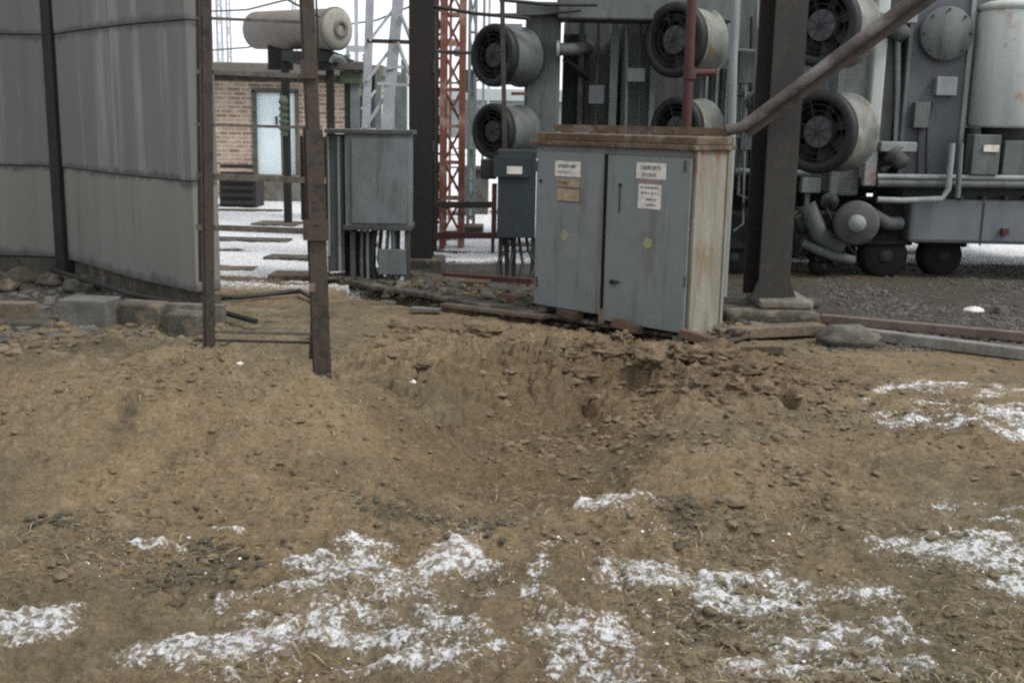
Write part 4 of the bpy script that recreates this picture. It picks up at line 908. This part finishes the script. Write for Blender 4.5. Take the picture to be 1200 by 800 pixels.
for s in (-1, 1):
    q0 = c+ux*s*(wf/2+.001); q1 = q0+ux*s*.06
    m_.add([q0, q1, q0+Vector((0,0,.14)), q0+uy*.015, q1+uy*.015, q0+uy*.015+Vector((0,0,.14))], [(0,1,2),(3,5,4),(0,2,5,3),(0,3,4,1),(1,4,5,2)])
m_.frame_box(c-ux*(wf/2+.1)-uy*.06-Vector((0,0,.0)), ux*(wf+.2), uy*.4, (0,0,-.015)) if False else None
m_.build('base_gusset', M_ibeam, ic)
MB().frame_box(c+ux*(wf/2+.03)+uy*.1, ux*.02, uy*.02, (0,0,ztop)).frame_box(c+ux*(wf/2+.065)+uy*.2, ux*.03, uy*.02, (0,0,ztop)).build('conduit', M_trl, ic)
# diagonal
YP = YI-.14
pa, pb = D(858, 152, YP), D(1085, -14, YP-.25)
bz = thing('diagonal_brace', 'brown diagonal steel pipe rising from cabinet roof to upper right', 'brace', (pa.x, pa.y, 0))
p0 = D(648, 158, YP+.35)
pa2 = D(850, 153, YP); 
MB().tube([pa2, D(868,150,YP), D(885,138,YP), pb+(pb-pa)*.6], .042, 14).build('round_pipe', M_pipebr, bz)
MB().bar(D(874,157,YP+.05), pb+(pb-pa)*.6+Vector((.05,.05,-.06)), .035, .08).build('backing_angle', M_ruststeel, bz)
MB().bar(D(652,150,YP+.55), pa2+Vector((.02,0,-.01)), .05, .055).build('horizontal_channel', M_rustroof, bz)
# maroon riser and grey pole behind the cabinet
t_ = thing('riser_pipe', 'maroon vertical pipe with side branch in front of the middle fans', 'pipe', (D(806,300,10.4).x, 10.4, 0))
a = D(804, 160, 10.4); MB().tube([(a.x, 10.4, -.05), a, D(812,-30,10.4)], .045, 12).build('riser', M_maroon, t_)
MB().tube([D(806,86,10.4), D(838,85,10.45)], .032, 10).build('branch', M_maroon, t_)
MB().lathe(D(808,86,10.4)-Vector((0,0,.05)), (0,0,1), [(0,.06),(.1,.06)], 14).build('coupling', M_maroon, t_)
t_ = thing('grey_pole', 'slim light grey pole just left of the brown column', 'pole', (D(858,300,9.9).x, 9.9, 0))
a = D(857,170,9.9); MB().tube([(a.x,9.9,-.05), a, D(862,-30,9.9)], .036, 12).build('shaft', M_trl, t_)
MB().lathe((a.x,9.9,-.01), (0,0,1), [(0,.09),(.02,.09),(.02,.04)], 16).build('base_flange', M_tr, t_)
t_ = thing('dark_post', 'thin dark reddish post crossing the two left fans', 'post', (D(600,290,11.0).x, 11.0, 0))
a = D(592, 200, 11.0); MB().bar((a.x+.04, 11.0, -.05), D(588,-30,11.0), .045).build('shaft', M_ruststeel, t_)
MB().bar(D(600,110,11.0), D(618,110,11.1), .03).build('side_arm', M_maroon, t_); MB().bar(D(592,176,11.0), D(640,178,11.1), .03).build('side_arm', M_maroon, t_)
for i, (p, lb) in enumerate([((497,6,11.7,620,22,11.2),'upper thin cable from dark column to transformer'), ((505,60,12.6,590,60,11.8),'lower thin wire from column to left fan'), ((585,0,11.4,700,6,11.4),'short dark tube along the transformer top edge'), ((578,18,11.3,680,12,11.5),'dark bar above the upper left fan')]):
    a, b_ = D(*p[:3]), D(*p[3:]); mid = (a+b_)/2-Vector((0,0,.02)); tag(MB().tube([a, mid, b_], .018, 8).build('cable', M_cable), lb, 'cable')

for i, (a, b_, lb) in enumerate([((236,14,30),(352,-4,26),'highest thin overhead wire crossing the sky by the wall end'),((236,60,34),(352,40,30),'lower thin overhead wire passing behind the horizontal tank'),((400,30,30),(490,4,26),'thin overhead wire sloping up across the galvanised tower'),((500,96,24),(600,84,20),'thin overhead wire behind the red lattice mast')]):
    a, b_ = D(*a), D(*b_); mid = (a+b_)/2-Vector((0,0,.12)); tag(MB().tube([a, mid, b_], .022, 6).build('overhead_wire', M_cable), lb, 'wire')
for i, (u, Y, m_x, w_, lb) in enumerate([(527,17,M_red,3,'slim red post left of the red lattice mast in the distance'),(565,19,M_trl,3,'thin grey far post between red mast and fans'),(571,22,M_galv,3,'thinnest pale far post just left of the fans'),(419,19,M_galv,4,'pale far post left of the galvanised tower'),(365,24,M_trl,5,'far grey post behind the right ladder post')]):
    x_ = D(u, 200, Y).x; wm = w_/F*Y; q_ = D(u, 200, Y); MB_ = MB().box(-wm/2, wm/2, -wm/2, wm/2, -.1, 3.6+i*.4); o = MB_.build('post', m_x); o.location = (x_, Y, 0)
    tag(o, lb, 'post'); o.name = 'far_post'
    MB().box(-wm*3, wm*3, -.03, .03, 2.6, 2.7).build('cross_arm', m_x, o, local=True)
    for k in (-1, 1): MB().lathe((k*wm*2.5, 0, 2.45), (0,0,1), [(0,.03),(.03,.06),(.06,.03),(.09,.06),(.12,.03),(.15,.02)], 10).build('insulator', M_pale, o, local=True)
for i, (u0, v0, u1, v1, Y, mm, lb) in enumerate([(505,196,520,236,17,M_pale,'pale low cubicle in the snow left of the red mast'),(545,200,572,228,18,M_asb,'grey low cubicle in snow right of the red mast'),(536,236,566,246,15,M_concd,'dark trench cover on snow beside the red mast')]):
    x = P(u0, v0, u1, v1, Y, .5); o = MB().box(x[0], x[1], x[2], x[3], -.03, x[5] if i < 2 else .12)
    if i < 2: o.box(x[0]-.05, x[1]+.05, x[2]-.05, x[3]+.05, x[5]+.002, x[5]+.06)
    tag(o.build('cubicle' if i < 2 else 'trench_cover', mm, None, .01), lb, 'cubicle' if i < 2 else 'trench cover')

# far horizon: hazy low buildings and a tree strip
for i, (x0_, x1_, y, h, lb) in enumerate([(-60,-18,120,3.2,'low grey shed on the far horizon behind the ladder'), (-8, 12, 90, 3.0, 'long low far building behind the red lattice mast'), (20,70,140,4,'long far grey shed behind the transformer')]):
    t_ = thing('far_shed', lb, 'building', ((x0_+x1_)/2, y, 0)); MB().box(x0_, x1_, y, y+8, -.2, h).build('wall', M_pale, t_)
    c0, c1 = Vector((x0_-.5, y-.4, h)), Vector((x1_+.5, y-.4, h))
    MB().add([c0, c1, c1+Vector((0,8.8,0)), c0+Vector((0,8.8,0)), c0+Vector((0,4.4,1)), c1+Vector((0,4.4,1))], [(0,1,5,4),(3,4,5,2),(0,4,3),(1,2,5),(0,3,2,1)]).build('roof', M_trl, t_)

# ------------------------------------------------------------------ small loose stuff
def scatter(name, n, m, fpos, rmin, rmax, kind, seed=0):
    rg = np.random.RandomState(seed); verts = []; faces = []
    t = (1+5**.5)/2
    ico = np.array([(-1,t,0),(1,t,0),(-1,-t,0),(1,-t,0),(0,-1,t),(0,1,t),(0,-1,-t),(0,1,-t),(t,0,-1),(t,0,1),(-t,0,-1),(-t,0,1)])/1.9
    icf = [(0,11,5),(0,5,1),(0,1,7),(0,7,10),(0,10,11),(1,5,9),(5,11,4),(11,10,2),(10,7,6),(7,1,8),(3,9,4),(3,4,2),(3,2,6),(3,6,8),(3,8,9),(4,9,5),(2,4,11),(6,2,10),(8,6,7),(9,8,1)]
    px, py = fpos(n, rg); hz = height(px, py)
    for i in range(len(px)):
        r = rmin+(rmax-rmin)*rg.rand()**4; k = len(verts)
        if kind == 'lump':
            q = ico*(1+rg.uniform(-.35,.35,(12,1)))*r*np.array([1+rg.rand()*.6, 1+rg.rand()*.4, .65]); a = rg.rand()*6.3
            c_, s_2 = math.cos(a), math.sin(a); q = np.stack([q[:,0]*c_-q[:,1]*s_2, q[:,0]*s_2+q[:,1]*c_, q[:,2]], 1)
            verts += (q+np.array([px[i], py[i], hz[i]+r*.15])).tolist(); faces += [(a1+k,b1+k,c1+k) for a1,b1,c1 in icf]
        else:
            a = rg.rand()*6.3; L = r; w = L*(.03 if kind == 'straw' else .45); el = rg.uniform(-.1,.5)
            d = np.array([math.cos(a), math.sin(a), math.tan(el)*.6])*L; s_ = np.array([-math.sin(a), math.cos(a), rg.uniform(-.3,.3)])*w
            o_ = np.array([px[i], py[i], hz[i]+.006]); verts += [(o_-s_).tolist(), (o_+d*.5-s_*1.1+np.array([0,0,L*.12])).tolist(), (o_+d).tolist(), (o_+d*.5+s_*1.1+np.array([0,0,L*.12])).tolist()]; faces.append((k,k+1,k+2,k+3))
    me_ = bpy.data.meshes.new(name); me_.from_pydata(verts, [], faces); me_.materials.append(m); me_.update()
    o = bpy.data.objects.new(name, me_); COL.objects.link(o); o['kind'] = 'stuff'; return o
def field(u0, u1, v0, v1, dens=None):
    def f(n, rg):
        us = rg.uniform(u0, u1, n*3); vs = rg.uniform(v0, v1, n*3)
        pts = [G(a, b) for a, b in zip(us, vs)]; x = np.array([p.x for p in pts]); y = np.array([p.y for p in pts])
        w = np.clip(fbm(x, y, 1.6, 3, 88)*3+.45, 0, 1); ok = rg.rand(n*3) < w; return x[ok][:n], y[ok][:n]
    return f
scatter('soil_clods', 7000, M_clod, field(-150, 1300, 400, 860), .003, .02, 'lump', 1)
scatter('soil_clods', 900, M_clod, field(560, 1010, 405, 500), .005, .028, 'lump', 2)
scatter('dark_crumbs', 2200, M_debris, field(-100, 1300, 430, 860), .002, .011, 'lump', 3)
scatter('gravel', 7000, M_gravel, field(960, 1300, 325, 412), .006, .022, 'lump', 4)
scatter('gravel', 1500, M_gravel, field(-150, 230, 320, 400), .01, .05, 'lump', 5)
scatter('soil_clods', 900, M_clod, field(-150, 270, 372, 415), .01, .05, 'lump', 31)
def near_blob(bl):
    def f(n, rg):
        xs = []; ys = []
        for i in range(n):
            u, v, ru, rv = bl[i % len(bl)]; p = G(u+rg.randn()*ru*.8, min(v+rg.randn()*rv*.8, 900)); xs.append(p.x); ys.append(p.y)
        return np.array(xs), np.array(ys)
    return f
scatter('dark_soil_crumbs', 1100, M_debris, near_blob([(245,690,50,14),(250,655,40,12),(195,700,30,14),(560,622,30,16),(795,628,18,10),(840,730,45,20),(480,608,60,8),(70,636,18,5)]), .002, .02, 'lump', 21)
scatter('crust_lumps', 420, mat('damp_sand_lump', (.15,.113,.07), (.1,.076,.048), .5, 6, 1, fine=.3, bump=.8), near_blob([(740,450,60,12),(860,445,60,14),(620,400,80,8),(950,470,60,20),(510,400,60,10),(880,500,90,25)]), .006, .038, 'lump', 22)
def on_slab(n, rg):
    L = (E1-E0).length; t = rg.uniform(0, 1.05, n); b = rg.uniform(.0, .75, n); p = [E0+sl_d*L*a+sl_n*c for a, c in zip(t, b)]
    return np.array([q.x for q in p]), np.array([q.y for q in p])
o = scatter('leaf_litter', 1800, M_leaf, on_slab, .02, .06, 'leaf', 6); o.location.z = .075
o = scatter('slab_rubble', 900, M_concd, on_slab, .01, .06, 'lump', 7); o.location.z = .07
scatter('dry_straw', 5200, M_straw, field(-100, 1300, 540, 880), .02, .085, 'straw', 8)
scatter('dry_straw', 2200, M_straw, field(-100, 700, 395, 560), .02, .07, 'straw', 9)
scatter('snow_crumbs', 450, MATS['snow'], field(100, 1250, 640, 870), .002, .007, 'lump', 10)
M_twig = mat('dark_twig', (.06,.05,.033), (.1,.08,.05), .5, 3, .95)
scatter('dry_twigs', 7000, M_twig, field(-100, 1300, 560, 880), .02, .07, 'straw', 11)
scatter('dry_twigs', 3000, M_twig, field(-100, 1300, 400, 600), .02, .07, 'straw', 12)
scatter('matted_grass', 6000, mat('matted_grass', (.11,.105,.06), (.17,.15,.09), .5, 2, .95), field(-100, 1300, 600, 880), .02, .08, 'straw', 13)
# broken crust hanging over the back and right bank of the pit
M_crust = mat('broken_sand_crust', (.165,.122,.075), (.09,.066,.042), .5, 5, 1, fine=.35, bump=1.2, fscale=60)
rc = random.Random(41); m_ = MB()
for k, (ua, va, ub, vb, n, r0) in enumerate([(672,424,800,452,15,.085),(800,424,885,438,9,.08),(470,386,600,398,9,.06),(820,452,900,462,6,.06),(705,405,850,418,9,.07),(450,402,500,440,4,.05),(880,440,1000,455,6,.05)]):
    for i in range(n):
        t = (i+rc.uniform(-.4,.4))/max(n-1, 1); u = ua+(ub-ua)*t; v = va+(vb-va)*t+rc.uniform(-5,5)
        p = G(u, v)
        for _ in range(6): p = G(u, v, H(p.x, p.y)*.7+p.z*.3)
        r = r0*rc.uniform(.35,.95); z = H(p.x, p.y)+r*rc.uniform(-.05,.3)
        m_.lump((p.x, p.y, z), r, k*40+i+3, 4, (rc.uniform(1.0,1.9), rc.uniform(.7,1.1), rc.uniform(.5,.85)), .75)
o = m_.build('broken_crust', M_crust); o['kind'] = 'stuff'
